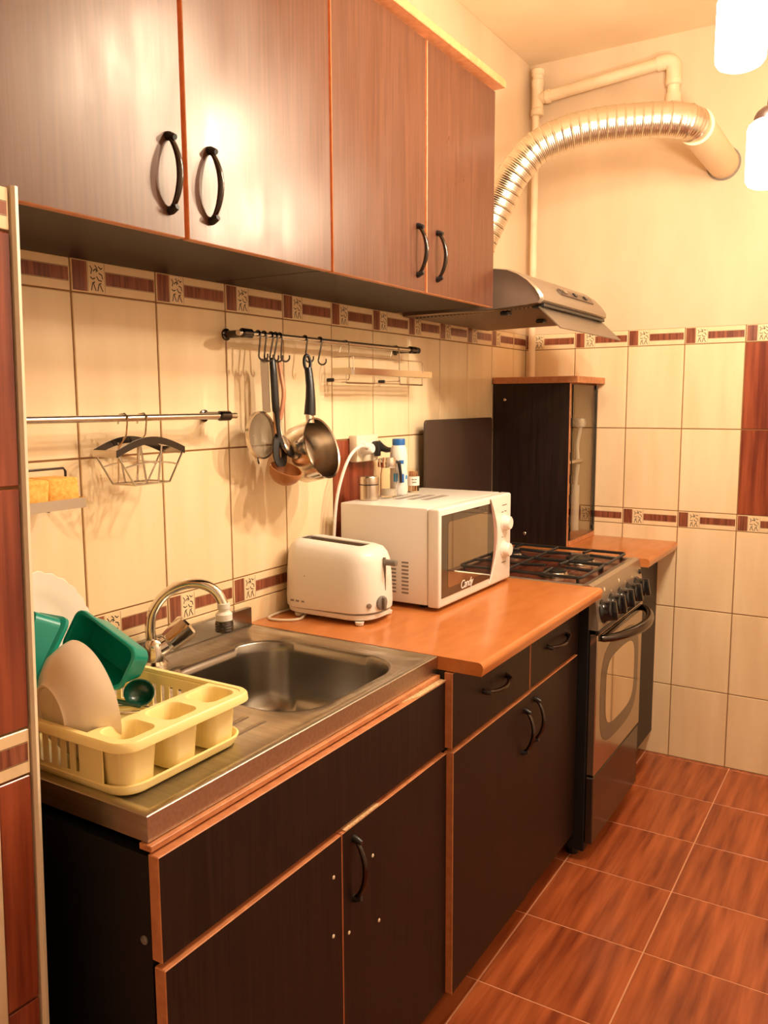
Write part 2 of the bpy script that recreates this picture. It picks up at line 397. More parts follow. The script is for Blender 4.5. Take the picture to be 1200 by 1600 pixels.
# chipped edges: bare particle board on the drawer-front top and the lower door edge
b = B(); b.prism([(.506, -1.86), (.5238, -1.80), (.5238, -1.70), (.5235, -1.689), (.506, -1.689)], frame((0, 0, .776), (0, 0, 1), (1, 0, 0)), .0025)
b.make('worn_edge', 'chip', t, 'split strip of bare board', smooth=0)
B().box(.5082, .5272, -2.06, -1.95, .624, .6262).make('worn_edge', 'chip', t, 'worn patch of bare board', smooth=0)
b = B(); b.box(.49, .5115, SY0-.001, SYJ-.005, .779, .7875, .001); b.make('top_board', 'edge', t, smooth=0)

t = thing('drawer_cabinet', 'dark base cabinet with two small drawers over two doors, left of the stove', 'cabinet', (.25, (SYJ+MY1)/2, 0))
carcass(t, .5195, SYJ-.0035, MY1, .796)
MX0, MX1, YS = .520, .5390, -1.268
for a, c, hy0, hy1 in ((SYJ-.004, YS-.002, -1.538, -1.416), (YS+.003, MY1-.001, -1.151, -1.012)):
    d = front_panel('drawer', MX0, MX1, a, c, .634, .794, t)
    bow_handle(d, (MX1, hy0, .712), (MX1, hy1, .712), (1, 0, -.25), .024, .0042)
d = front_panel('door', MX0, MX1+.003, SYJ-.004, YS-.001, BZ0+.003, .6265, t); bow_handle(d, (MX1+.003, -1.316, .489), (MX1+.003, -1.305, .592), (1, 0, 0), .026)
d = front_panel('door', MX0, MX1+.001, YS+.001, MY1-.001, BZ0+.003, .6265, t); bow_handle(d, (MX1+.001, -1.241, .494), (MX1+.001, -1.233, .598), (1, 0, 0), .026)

t = thing('corner_cabinet', 'plain dark base cabinet between the stove and the tiled back wall', 'cabinet', (.25, -.2, 0))
carcass(t, .522, -.400, -.004, .796)
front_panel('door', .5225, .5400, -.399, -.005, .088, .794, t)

# worktops
def worktop(name, y0, y1, x1, label, x0=.002):
    z0, z1 = .797, .825; r = .011
    poly = [(x0, z0), (x1-.004, z0)] + [(x1-r+r*math.sin(a), z1-r+r*math.cos(a)) for a in (PI*.62, PI/2, PI/3, PI/6, 0)] + [(x0, z1)]
    b = B()
    b.loft([[V(x, y, z) for x, z in poly] for y in (y0, y1)])
    return tag(b.make(name, 'worktop', smooth=40), label, 'worktop')
worktop('worktop', SYJ-.0015, MY1+.002, .605, 'orange wood-look worktop with rounded front under the microwave and toaster')
worktop('worktop', -.405, -.002, .608, 'short orange worktop in the corner under the glass-door cabinet')

# ------------------------------------------------------------------ sink
t = thing('sink', 'brushed steel inset sink with square basin and drainer', 'sink', (.25, (SY0+SYJ)/2, .787))
X0, X1, Y0, Y1 = .0155, .5035, SY0+.002, SYJ-.0025
bcx, bcy, bw, bh = .283, -1.925, .365, .345
def ring_rect(x0, x1, y0, y1, N, c, corner=True):
    out = []
    for i in range(N):
        a = 2*PI*i/N; dx, dy = math.cos(a), math.sin(a)
        tt = min(((x1-c[0])/dx if dx > 1e-9 else (x0-c[0])/dx if dx < -1e-9 else 9e9), ((y1-c[1])/dy if dy > 1e-9 else (y0-c[1])/dy if dy < -1e-9 else 9e9))
        out.append([c[0]+dx*tt, c[1]+dy*tt])
    for cxx in (x0, x1):
        for cyy in (y0, y1):
            k = min(range(N), key=lambda i: (out[i][0]-cxx)**2+(out[i][1]-cyy)**2); out[k] = [cxx, cyy]
    return out
def ring_rr(w, h, r, N, c):
    P = rrect(w, h, r, 40, c[0], c[1]); out = []
    for i in range(N):
        a = 2*PI*i/N; best = min(P, key=lambda q: abs(math.atan2(math.sin(math.atan2(q[1]-c[1], q[0]-c[0])-a), math.cos(math.atan2(q[1]-c[1], q[0]-c[0])-a))))
        out.append([best[0], best[1]])
    return out
N = 120; c = (bcx, bcy)
rings = [[V(x, y, .789) for x, y in ring_rect(X0, X1, Y0, Y1, N, c)], [V(x, y, .8235) for x, y in ring_rect(X0, X1, Y0, Y1, N, c)],
         [V(x, y, .825) for x, y in ring_rect(X0+.002, X1-.002, Y0+.002, Y1-.002, N, c)],
         [V(x, y, .8248) for x, y in ring_rect(X0+.016, X1-.014, Y0+.016, Y1-.014, N, c)],
         [V(x, y, .8215) for x, y in ring_rect(X0+.021, X1-.019, Y0+.021, Y1-.019, N, c)],
         [V(x, y, .8215) for x, y in ring_rr(bw+.030, bh+.030, .105, N, c)],
         [V(x, y, .8235) for x, y in ring_rr(bw+.016, bh+.016, .10, N, c)]]
b = B(); b.loft(rings, 0, False, False); b.make('sink_top', 'steel', t, smooth=40)
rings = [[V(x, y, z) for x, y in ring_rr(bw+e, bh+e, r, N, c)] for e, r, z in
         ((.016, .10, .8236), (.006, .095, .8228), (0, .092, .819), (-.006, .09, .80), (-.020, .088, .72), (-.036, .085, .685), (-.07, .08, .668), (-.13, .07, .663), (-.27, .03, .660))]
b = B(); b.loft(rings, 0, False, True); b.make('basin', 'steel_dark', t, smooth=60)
for k in range(9):
    x = .125+k*.037
    B().tube([(x, -2.40, .8195), (x, -2.135, .8195)], .0030, 8, flat=2.6, ref=(0, 0, 1)).make('drainer_rib', 'steel', t)
B().box(.0025, .0150, SY0+.004, SYJ-.004, .822, .866, .001).make('upstand', 'steel_dark', t, smooth=0)
B().lathe([(.034, 0), (.034, .0025), (.028, .003), (.02, .0015)], frame((bcx, bcy, .6605), (0, 0, 1))).make('drain', 'chrome', t)

# faucet
t = thing('faucet', 'chrome mixer tap with swan-neck spout and white spray nozzle', 'tap', (.048, -2.02, .822))
b = B(); b.lathe([(.027, 0), (.027, .006), (.021, .012), (.019, .040), (.016, .048), (.011, .054)], frame((.046, -2.02, .8215), (0, 0, 1)), 24)
b.tube([(.046, -2.02, .850), (.058, -1.998, .862)], .017, 16); b.make('body', 'chrome', t)
P = smooth_path([(.040, -2.020, .872), (.039, -2.021, .900), (.044, -2.018, .928), (.060, -2.009, .957), (.084, -1.996, .978), (.112, -1.981, .988), (.138, -1.967, .985), (.158, -1.956, .970), (.169, -1.950, .946)], 5)
B().tube(P, .0102, 14).make('spout', 'chrome', t, smooth=60)
T = frame((.058, -1.996, .862), (.35, .80, .60))
b = B(); kn = []
for z, r in ((0, .014), (.004, .020), (.020, .0225), (.050, .026), (.055, .023)):
    kn.append([T @ V((r+(.0016 if k % 2 else -.0016))*math.cos(2*PI*k/16), (r+(.0016 if k % 2 else -.0016))*math.sin(2*PI*k/16), z) for k in range(16)])
b.loft(kn); b.make('knob', 'chrome', t, smooth=20)
b = B(); T = frame((.169, -1.950, .950), (0, 0, -1))
b.lathe([(.010, 0), (.0125, .001), (.0125, .011), (.0105, .013), (.011, .017), (.0165, .022), (.0165, .034), (.014, .036)], T, 20, 0)
b.lathe([(.0165, .0361), (.0178, .038), (.0178, .056), (.015, .058)], T, 20, 1)
for k in range(3): b.lathe([(.0178, .041+k*.005), (.0186, .0423+k*.005), (.0178, .0436+k*.005)], T, 20, 1)
b.make('spray_nozzle', ['white', 'gunmetal'], t, 'white and grey swivel spray nozzle')

# ------------------------------------------------------------------ stove
SX0, SX1, SA, SB = .03, .590, -.900, -.412
t = thing('gas_stove', 'beige and black gas stove with five knobs and glass oven door', 'stove', (.3, (SA+SB)/2, 0))
b = B(); b.box(SX0, SX1-.022, SA, SB, .035, .812, .003); b.make('body', 'black_side', t, smooth=0)
for x in (.08, .52):
    for y in (SA+.05, SB-.05): B().lathe([(.018, 0), (.018, .02), (.012, .056)], frame((x, y, 0), (0, 0, 1)), 10).make('foot', 'black', t)
b = B(); b.box(SX0, SX1-.035, SA+.002, SB-.002, .812, .820, .003, 0); b.make('hob', 'hob', t, smooth=0)
for y in (SA+.002, SB-.016): B().box(SX0+.005, SX1-.04, y, y+.014, .819, .8265, .002).make('hob_edge', 'stove', t, smooth=0)
# slanted control panel
poly = [(SX1-.045, .826), (SX1-.028, .829), (SX1-.014, .824), (SX1+.004, .720), (SX1+.004, .700), (SX1-.045, .700)]
b = B(); b.loft([[V(x, y, z) for x, z in poly] for y in (SA+.001, SB-.001)]); pan = b.make('control_panel', 'stove', t, smooth=0)
b = B(); b.box(SX1-.005, SX1+.006, SA+.002, SB-.002, .689, .7005, .001); b.make('trim_strip', 'black', t, smooth=0)
nrm = V(.104, 0, .018).normalized()
for k in range(5):
    y = SA+.056+k*.089; p = V(SX1-.001, y, .745)
    T = frame(p, nrm); b = B()
    b.lathe([(.035, 0), (.035, .005), (.031, .009), (.0285, .014), (.028, .028), (.024, .032)], T, 24)
    b.box(-.027, .027, -.007, .007, .010, .042, .003, 0, 2, T); b.make('knob', 'black_gloss', t)
for k, y in enumerate((-.805, -.745, -.660, -.600, -.520)):
    z = .800 if k in (0, 2) else .785
    px_ = SX1-.014+.018*(.824-z)/.104; r = .006 if k in (0, 2) else .003
    B().lathe([(r, 0), (r, .0006)], frame((px_+.0002, y, z), nrm), 10).make('symbol_print', 'offwhite', pan)
b = B(); b.lathe([(.008, 0), (.008, .004), (.005, .007)], frame((SX1-.0075, SB-.022, .787), nrm), 14); b.make('ignition_button', 'black', pan)
# oven door
dz0, dz1 = .270, .687
b = B(); b.box(SX1-.021, SX1+.003, SA+.003, SB-.003, dz0, dz1, .003); door = b.make('oven_door', 'oven', t, smooth=0)
yc = (SA+SB)/2
def octo(w, h, ch, bulge):
    q = []
    for (x, y) in ((w/2-ch, h/2), (0, h/2+bulge), (-w/2+ch, h/2), (-w/2, h/2-ch), (-w/2-bulge*.4, 0), (-w/2, -h/2+ch), (-w/2+ch, -h/2), (0, -h/2-bulge), (w/2-ch, -h/2), (w/2, -h/2+ch), (w/2+bulge*.4, 0), (w/2, h/2-ch)): q.append((x, y))
    for _ in range(2): q = [(a[0]*u+c[0]*(1-u), a[1]*u+c[1]*(1-u)) for a, c in zip(q, q[1:]+q[:1]) for u in (.75, .25)]
    return q
T = frame((SX1+.003, yc, .487), (1, 0, 0), (0, 1, 0))
B().prism(octo(.400, .300, .055, .008), T, .0006).make('window_band', 'oven_band', door, smooth=0)
T = frame((SX1+.0036, yc, .487), (1, 0, 0), (0, 1, 0))
B().prism(octo(.300, .205, .035, .006), T, .0006).make('window', 'oven_win', door, smooth=0)
b = B(); P = [V(SX1+.004, SA+.03, .672)]
for i in range(17):
    u = i/16; P.append(V(SX1+.010+.062*math.sin(PI*u)**.65, SA+.035+.418*u, .672))
P.append(V(SX1+.004, SB-.03, .672))
b.box(SX1+.0035, SX1+.008, SA+.035, SB-.035, .663, .684, .002)
b.tube(P, [.009]+[.011+.004*math.sin(PI*i/16) for i in range(17)]+[.009], 12, 0, flat=1.0, ref=(0, 0, 1)); b.make('handle', 'gunmetal', door, smooth=60)
# bottom drawer
b = B(); b.box(SX1-.021, SX1+.001, SA+.003, SB-.003, .062, dz0-.006, .003); b.make('warming_drawer', 'oven_shaded', t, smooth=0)
# burners and grates
for bx_, by, r in ((.42, -.775, .034), (.18, -.775, .045), (.42, -.545, .045), (.18, -.545, .034)):
    b = B(); T = frame((bx_, by, .8195), (0, 0, 1))
    b.lathe([(r+.028, 0), (r+.020, .002), (r+.006, .003), (r+.002, .010), (r, .012)], T, 24, 1); b.lathe([(r*.95, .0125), (r, .014), (r*.98, .018), (r*.5, .0195)], T, 24, 0)
    b.make('burner', ['black', 'grey_steel'], t)
for ya, yb in ((SA+.018, yc-.004), (yc+.004, SB-.018)):
    b = B(); z = .8415; x0, x1 = .075, .535; r = .0048; ym = (ya+yb)/2
    lp = [(x, y, z) for x, y in rrect(x1-x0, yb-ya, .014, 3, (x0+x1)/2, ym)]
    b.tube(lp, r, 6, loop=True)
    b.tube([((x0+x1)/2, ya, z), ((x0+x1)/2, yb, z)], r, 6)
    for bx_ in (.18, .42):
        s = .032
        b.tube([(bx_, ya, z), (bx_, ym-s, z+.004)], r, 6); b.tube([(bx_, yb, z), (bx_, ym+s, z+.004)], r, 6)
        xe = x0 if bx_ < .3 else x1; b.tube([(xe, ym, z), (bx_+(s if xe > bx_ else -s), ym, z+.004)], r, 6)
        b.tube([((x0+x1)/2, ym, z), (bx_+(-s if xe > bx_ else s), ym, z+.004)], r, 6)
    for x in (x0+.012, x1-.012):
        for y in (ya+.008, yb-.008): b.tube([(x, y, z), (x, y, .8195)], r, 6)
    b.make('grate', 'iron', t)
# raised lid
poly = rrect(.494, .455, .014, 4, (SA+SB)/2+.004, 1.056)
b = B(); b.prism(poly, frame((.036, 0, 0), (1, 0, 0), (0, 1, 0)), .007, 0, .001, 1); lid = b.make('lid', 'lid', t, 'raised dark brown lid', smooth=30)

# ------------------------------------------------------------------ glass-door cabinet in the corner
t = thing('display_cabinet', 'small dark cabinet with glass door and orange top, on the corner worktop', 'cabinet', (.15, -.16, .825))
cy0, cx1, cz1 = -.312, .292, 1.402
b = B(); b.box(.004, cx1, cy0, cy0+.016, .8255, cz1, .0008); b.bm.normal_update()
for f in b.bm.faces: f.material_index = 1 if f.normal.x > .9 else 0
b.make('side_panel', ['wood', 'edge'], t, smooth=0)
B().box(cx1-.014, cx1+.002, -.016, -.004, .842, cz1, .001).make('stile', 'edge', t, smooth=0)
B().box(.004, .322, cy0-.008, -.004, cz1, cz1+.023, .0015).make('top', 'edge', t, smooth=0)
B().box(.03, cx1+.004, cy0+.016, -.004, .8255, .842, .001).make('bottom', 'edge', t, smooth=0)
B().box(.035, cx1-.05, cy0+.017, -.006, 1.108, 1.118, .001).make('shelf', 'offwhite', t, smooth=0)
g = B().box(cx1+.003, cx1+.007, cy0+.019, -.020, .846, cz1-.006, .0005).make('glass_door', 'pane', t, smooth=0)
B().box(cx1-.006, cx1+.008, -.031, -.0185, .846, cz1-.006, .001).make('door_strip', 'black', g, smooth=0)
for z in (.856, cz1-.022): B().box(cx1+.001, cx1+.011, -.047, -.030, z, z+.016, .001).make('door_clip', 'black', g, smooth=0)
for z in (.846, .90, .98, 1.05, 1.13, 1.25): B().box(cx1+.001, cx1+.006, cy0+.015, cy0+.020, z, z+.03).make('gasket', 'black', g, smooth=0)
B().lathe([(.006, 0), (.006, .002), (.003, .004)], frame((.05, cy0, 1.345), (0, -1, 0)), 10).make('screw_cap', 'grey_steel', t)
B().lathe([(.006, 0), (.006, .002), (.003, .004)], frame((.135, cy0, .862), (0, -1, 0)), 10).make('screw_cap', 'grey_steel', t)
b = B(); b.tube([(.225, -.035, .843), (.225, -.035, 1.02)], .016, 14); b.tube([(.225, -.035, 1.02), (.232, -.035, 1.10)], .009, 12)
t2 = thing('gas_valve', 'white pipe with valve standing inside the glass-door cabinet', 'pipe', (.225, -.035, .843))
b.make('lower_pipe', 'white', t2)
B().tube(smooth_path([(.232, -.035, 1.119), (.228, -.035, 1.17), (.236, -.035, 1.22), (.238, -.035, 1.245)]), .009, 12).make('upper_pipe', 'white', t2)
B().lathe([(.006, 0), (.020, .004), (.024, .018), (.019, .034), (.006, .040)], frame((.238, -.035, 1.238), (0, 0, 1)), 16).make('valve_knob', 'white', t2)

# ------------------------------------------------------------------ range hood
HA, HB = -.972, -.398
t = thing('range_hood', 'bronze-grey curved range hood with glass visor above the stove', 'range hood', (.2, (HA+HB)/2, 1.585))
prof = [(.006, 1.703), (.20, 1.704), (.300, 1.703), (.340, 1.697), (.372, 1.684), (.402, 1.664), (.426, 1.640), (.440, 1.620), (.442, 1.608), (.434, 1.600), (.40, 1.5965), (.28, 1.589), (.006, 1.587)]
def hood_ring(y, s):
    cx, cz = .22, 1.640
    return [V(cx+(x-cx)*(s if x > .1 else 1), y, cz+(z-cz)*s) for x, z in prof]
b = B(); b.loft([hood_ring(HA+.012, 1), hood_ring(HB-.012, 1)], 0, False, False); b.make('shell', 'hood', t, smooth=40)
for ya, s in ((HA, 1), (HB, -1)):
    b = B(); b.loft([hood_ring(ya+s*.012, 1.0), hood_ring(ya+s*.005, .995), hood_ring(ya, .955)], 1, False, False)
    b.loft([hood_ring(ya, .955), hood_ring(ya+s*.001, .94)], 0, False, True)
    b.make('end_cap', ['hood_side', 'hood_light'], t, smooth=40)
b = B(); b.loft([[V(.40, HA+.03, 1.5955), V(.40, HB-.03, 1.5955), V(.03, HB-.03, 1.5865), V(.03, HA+.03, 1.5865)], [V(.40, HA+.03, 1.5915), V(.40, HB-.03, 1.5915), V(.03, HB-.03, 1.5825), V(.03, HA+.03, 1.5825)]])
fil = b.make('filter_grille', 'filter', t, smooth=0)
for y in (HA+.035, (HA+HB)/2+.02, HB-.06): B().box(.30, .325, y, y+.03, 1.577, 1.589, .003).make('filter_clip', 'black', fil, smooth=0)
for y in (HA+.02, HB-.06): B().box(.405, .432, y, y+.04, 1.588, 1.602, .003).make('visor_hinge', 'black', t, smooth=0)
b = B(); p0, p1 = V(.428, 0, 1.592), V(.490, 0, 1.5335); d = (p1-p0); nn = V(d.z, 0, -d.x).normalized()*.003
b.loft([[V(p.x, y, p.z) for p in (p0, p1, p1+nn, p0+nn)] for y in (HA+.006, HB-.004)]); b.make('visor', 'hood_visor', t, 'thin tilted visor flap', smooth=0)
b = B(); P = [(.4345, 1.6300), (.4005, 1.6670)]
d = V(P[1][0]-P[0][0], 0, P[1][1]-P[0][1]); nn = V(-d.z, 0, d.x).normalized(); nn = nn if nn.x > 0 else -nn
T = frame((V(.4175, -.640, 1.6495)+nn*.0), nn, (0, 1, 0))
b.prism(rrect(.30, .026, .011, 5), T, .0035); sw = b.make('switch_panel', 'hood_side', t, smooth=30)
for k, (yy, w, mm) in enumerate(((-.105, .026, 'hood_light'), (-.02, .02, 'black'), (.075, .02, 'black'))):
    B().box(yy-w/2, yy+w/2, -.007, .007, .0036, .008, .0015, 0, 1, T).make('button', mm, sw, smooth=0)
B().box(-.142, -.127, -.009, .009, .0036, .0045, 0, 0, 1, T).make('indicator', 'black', sw, smooth=0)

b = B(); b.box(.424, .4385, HA+.016, HB-.016, 1.5925, 1.6005, .001); b.make('gap_shade', 'black', t, smooth=0)  # black bar put in for the shade under the hood's nose

# exhaust duct
P = smooth_path([(.105, -.712, 1.712), (.112, -.709, 1.76), (.130, -.702, 1.83), (.160, -.690, 1.900), (.188, -.680, 1.960), (.226, -.668, 2.030), (.285, -.645, 2.098), (.37, -.612, 2.137), (.46, -.575, 2.155), (.56, -.533, 2.160), (.64, -.503, 2.158), (.690, -.475, 2.150), (.707, -.430, 2.141)], 44)
L = [0]
for a, c_ in zip(P, P[1:]): L.append(L[-1]+(c_-a).length)
P2, R2 = [], []; step = .0016; k = 0; s = 0
while s < L[-1]:
    while L[k+1] < s: k += 1
    f_ = (s-L[k])/(L[k+1]-L[k]); P2.append(P[k].lerp(P[k+1], f_))
    ph = (s % .026)/.026
    R2.append(0.0490+.0005*math.cos(2*PI*s/.0065)+(.0020 if ph < .12 else 0)); s += step
b = B(); b.tube(P2, R2, 40, cap=False)
o = b.make('exhaust_duct', 'duct', smooth=60); tag(o, 'shiny ribbed aluminium exhaust duct curving from the range hood to the wall', 'duct')
b = B(); b.tube([(.707, -.452, 2.141), (.707, -.442, 2.141), (.707, -.44, 2.141), (.707, -.001, 2.140)], [.0525, .0525, .050, .050], 40)
b.lathe([(.056, 0), (.056, .003), (.0505, .0032)], frame((.707, -.0015, 2.14), (0, -1, 0)), 32, 1)
tag(b.make('vent_pipe', ['pvc', 'mark'], smooth=50), 'smooth beige round vent pipe running into the back wall', 'pipe')

# painted gas pipes in the corner
t = thing('gas_pipe', 'cream painted gas pipe running down the room corner and under the ceiling', 'pipe', (.045, -.045, 1.40))
gx, gy = .048, -.042
B().tube([(gx-.006, gy, 1.428), (gx-.006, gy, 2.40)], .0135, 14).make('riser', 'pipe', t)
b = B(); b.lathe([(.020, 0), (.024, .003), (.024, .022), (.021, .026), (.021, .105), (.023, .108), (.023, .125), (.020, .128), (.020, .140), (.024, .143), (.024, .162), (.019, .166)], frame((gx, gy, 2.395), (0, 0, 1)), 18)
b.lathe([(.020, .0), (.021, .03), (.024, .033), (.024, .048), (.019, .051)], frame((gx, gy, 2.457), (1, 0, .03)), 18); b.make('tee_fitting', 'pipe', t)
B().tube([(gx+.04, gy, 2.458), (.50, gy, 2.492)], .0205, 16).make('cross_pipe', 'pipe', t)
b = B(); b.tube(smooth_path([(.485, gy, 2.491), (.505, gy, 2.4925), (.525, gy, 2.489), (.538, gy, 2.475), (.541, gy, 2.455), (.541, gy, 2.43)], 4), .026, 16)
b.lathe([(.025, 0), (.0275, .003), (.0275, .02), (.023, .023)], frame((.541, gy, 2.432), (0, 0, -1)), 16); b.make('elbow', 'pipe', t)
b = B(); b.tube([(.541, gy, 2.43), (.541, gy, 2.32)], .021, 16); b.lathe([(.021, 0), (.026, .002), (.026, .03), (.022, .034)], frame((.541, gy, 2.385), (0, 0, -1)), 16)
b.tube([(.541, gy, 2.325), (.541, .001, 2.32)], .021, 14); b.make('drop_pipe', 'pipe', t)

# ------------------------------------------------------------------ pendant lamps
def pendant(x, y, zb, label):
    t = thing('pendant_lamp', label, 'lamp', (x, y, zb), 'pendant lamps')
    r, h = .045, .132
    B().lathe([(.01, 0), (r-.016, .001), (r-.006, .006), (r-.001, .014), (r, .024), (r, h-.014), (r-.003, h-.006), (r-.010, h), (.02, h+.001)], frame((x, y, zb), (0, 0, 1)), 32).make('shade', 'shade', t, 'glowing white glass cylinder')
    B().lathe([(.0155*math.sin(a), .065-.0155*math.cos(a)) for a in (.05, .4, .8, 1.2, 1.6, 2.0)]+[(.0085, .083), (.0085, .10), (.0085, .131)], frame((x, y, zb), (0, 0, 1)), 20).make('bulb', 'bulb', t, smooth=60)
    b = B(); b.lathe([(.034, 0), (.033, .008), (.028, .018), (.018, .026), (.009, .030), (.008, .05)], frame((x, y, zb+h+.0015), (0, 0, 1)), 24); b.make('cap', 'lamp_cap', t)
    b = B(); b.tube([(x, y, zb+h+.045), (x, y, H-.026)], .004, 8); b.lathe([(.045, 0), (.045, .012), (.03, .024), (.006, .028)], frame((x, y, H-.0005), (0, 0, -1)), 24); b.make('cord', 'mark', t)
pendant(.980, -1.395, 1.950, 'glowing white pendant lamp hung higher, at the top edge of the picture')
pendant(.950, -1.680, 2.050, 'glowing white pendant lamp hung highest, above the picture, seen as glare on the wall cabinet')
pendant(1.008, -1.172, 1.780, 'glowing white pendant lamp hung lower, with brown cap in view')

# ------------------------------------------------------------------ rails and what hangs on them
def rail(y0, y1, z, label, brackets):
    t = thing('hanging_rail', label, 'rail', (.001, (y0+y1)/2, z))
    B().tube([(.06, y0, z), (.06, y1, z)], .0064, 12).make('rod', 'wire', t)
    for y in brackets:
        b = B(); b.tube([(.001, y, z), (.050, y, z)], .0085, 12); b.lathe([(.013, 0), (.013, .004), (.009, .006)], frame((.0005, y, z), (1, 0, 0)), 16)
        b.lathe([(.008, -.016), (.0105, -.014), (.0105, .014), (.008, .016)], frame((.06, y, z), (0, 1, 0)), 16); b.make('bracket', 'gunmetal', t)
    return t
rail(-2.500, -1.776, 1.311, 'lower steel wall rail holding the wire basket, above the sink', (-1.812,))
r2 = rail(-1.762, -.985, 1.487, 'upper steel wall rail holding pans and utensils', (-1.735, -1.010))
B().lathe([(.0085, 0), (.0095, .004), (.0095, .016), (.007, .02), (.009, .024), (.009, .03)], frame((.06, -1.005, 1.487), (0, 1, 0)), 14).make('end_cap', 'black', r2)
def s_hook(y, label, zb=1.430, a=.9, zr=1.487, lean=0.0):
    t = []
    u = V(math.sin(a)*.0 + math.cos(a), math.sin(a), 0)
    r = .0082; c0 = V(.06, y, zr)
    for i in range(9): an = PI*1.05-PI*1.05*i/8; t.append(c0+V(math.cos(an)*r, 0, math.sin(an)*r))
    q = V(.06+.004, y+lean, zb+.011)
    t.append(c0.lerp(q, .5)+V(.004, 0, 0)); 
    for i in range(10):
        an = PI+PI*.95*i/9; t.append(q+u*(.010+math.cos(an)*.010)+V(0, 0, math.sin(an)*.010))
    t.append(t[-1]+V(0, .0, .006))
    tag(B().tube(t, .0021, 6).make('s_hook', 'gunmetal', smooth=60), label, 'hook', 'S hooks on the upper rail')
for y, zb, lean, lb in ((-1.697, 1.430, -.003, 'first thin steel S hook at the left end of the upper rail'),
                        (-1.677, 1.429, -.004, 'second thin steel S hook from the rail bracket, over the sieve handle'),
                        (-1.652, 1.428, -.010, 'steel S hook holding the black slotted spoon'),
                        (-1.637, 1.429, -.010, 'steel S hook just right of the black slotted spoon'),
                        (-1.622, 1.430, 0.0, 'steel S hook with its end turned right, beside the copper-handled spoon'),
                        (-1.526, 1.432, -.004, 'steel S hook holding the saucepan handle'),
                        (-1.466, 1.428, -.012, 'empty steel S hook between the saucepan and the wire shelf')):
    s_hook(y, lb, zb, .9, 1.487, lean)

# sieve
t = thing('sieve', 'round flat metal sieve with long grey handle hanging on the rail', 'sieve', (.05, -1.685, 1.21))
b = B(); b.box(-.009, .009, -.0012, .0012, 0, .120, .0008, 0, 1, frame((.060, -1.673, 1.316), (-.03, .0, 1), (.80, .60, 0))); b.make('handle', 'wire', t, smooth=0)
sc, sn = V(.060, -1.694, 1.266), V(1, .08, .05); T = frame(sc, sn, (0, .35, 1))
b = B(); b.lathe([(.0535, -.004), (.0535, .004), (.0495, .004), (.0495, -.004)], T, 32, loop=True); b.make('rim', 'wire', t)
b = B(); b.lathe([(.0497, -.001), (.045, -.008), (.034, -.015), (.018, -.019), (.001, -.020)], T, 28, cap=False); b.make('mesh_bowl', 'sieve', t, smooth=60)
B().tube([T @ V(-.0515, 0, 0), T @ V(-.060, 0, .002), T @ V(-.066, .002, .006)], .0022, 6).make('rest_hook', 'gunmetal', t)

# black slotted spoon
t = thing('slotted_spoon', 'black plastic cooking spoon with one slot hanging on the rail', 'spoon', (.075, -1.66, 1.20))
P = [(.070, -1.6625, 1.437), (.072, -1.6625, 1.430), (.074, -1.662, 1.400), (.076, -1.661, 1.345), (.077, -1.660, 1.320), (.078, -1.659, 1.314), (.080, -1.658, 1.285), (.082, -1.657, 1.262)]
B().tube(P, [.006, .0090, .0100, .0108, .0105, .0068, .0062, .0062], 12, flat=.7, ref=(0, 1, 0)).make('handle', 'black', t, smooth=50)
b = B(); hp = [(.004, .066), (.013, .054), (.019, .036), (.021, .016), (.018, 0), (.010, -.010)]
out = [(x, z) for x, z in hp]+[(-x, z) for x, z in reversed(hp)]; inn = [(x*.26, .022+(z-.022)*.36) for x, z in out]
T = frame((.086, -1.656, 1.204), (.97, -.1, .14), (0, 0, 1)); rg = []
for q, d in ((out, 0), (inn, .001), (inn, -.003), (out, -.004)): rg.append([T @ V(z, -x, d) for x, z in q])
b.loft(rg, loop=True); b.make('head', 'black', t, smooth=30)

# copper-handled serving spoon
t = thing('serving_spoon', 'steel serving spoon with curved copper-coloured handle hanging on the rail', 'spoon', (.07, -1.64, 1.21))
B().tube(smooth_path([(.066, -1.633, 1.432), (.069, -1.629, 1.40), (.074, -1.627, 1.36), (.072, -1.632, 1.325), (.070, -1.637, 1.300)], 5), .0042, 10, flat=1.5, ref=(1, 0, 0)).make('handle', 'copper', t, smooth=50)
B().tube(smooth_path([(.070, -1.637, 1.302), (.070, -1.638, 1.28), (.074, -1.638, 1.263)], 4), .003, 8).make('neck', 'wire', t)
b = B(); T = frame((.093, -1.638, 1.238), (.75, -.1, .62), (.55, 0, -.75)); n = 20
rg = []
for s_, d in ((1, 0), (.92, -.004), (.7, -.009), (.4, -.012), (.05, -.013)): rg.append([T @ V(.036*s_*math.cos(2*PI*k/n), 0.018*s_*math.sin(2*PI*k/n), d) for k in range(n)])
b.loft(rg, 0, False, True); b.make('bowl', 'pan_steel', t, smooth=60)

# brown ladle
t = thing('ladle', 'brown plastic ladle with round bowl hanging lowest on the rail', 'ladle', (.09, -1.655, 1.15))
B().tube(smooth_path([(.058, -1.641, 1.432), (.059, -1.641, 1.36), (.062, -1.643, 1.28), (.070, -1.648, 1.205)], 4), .0045, 8, flat=1.6, ref=(1, 0, 0)).make('handle', 'brown_plastic', t)
b = B(); T = frame((.098, -1.655, 1.1885), (.42, -.05, .90)); R_ = .0375
pr_ = [(R_*math.sin(a), -.003-R_*.92*math.cos(a)) for a in (0.02, .35, .7, 1.05, 1.4, 1.57)]+[(R_, .002), (R_-.002, .002)]+[((R_-.0022)*math.sin(a), -.003-(R_-.0022)*.92*math.cos(a)) for a in (1.57, 1.4, 1.05, .7, .35, .02)]
b.lathe(pr_, T, 28); b.make('bowl', 'brown_plastic', t, smooth=60)

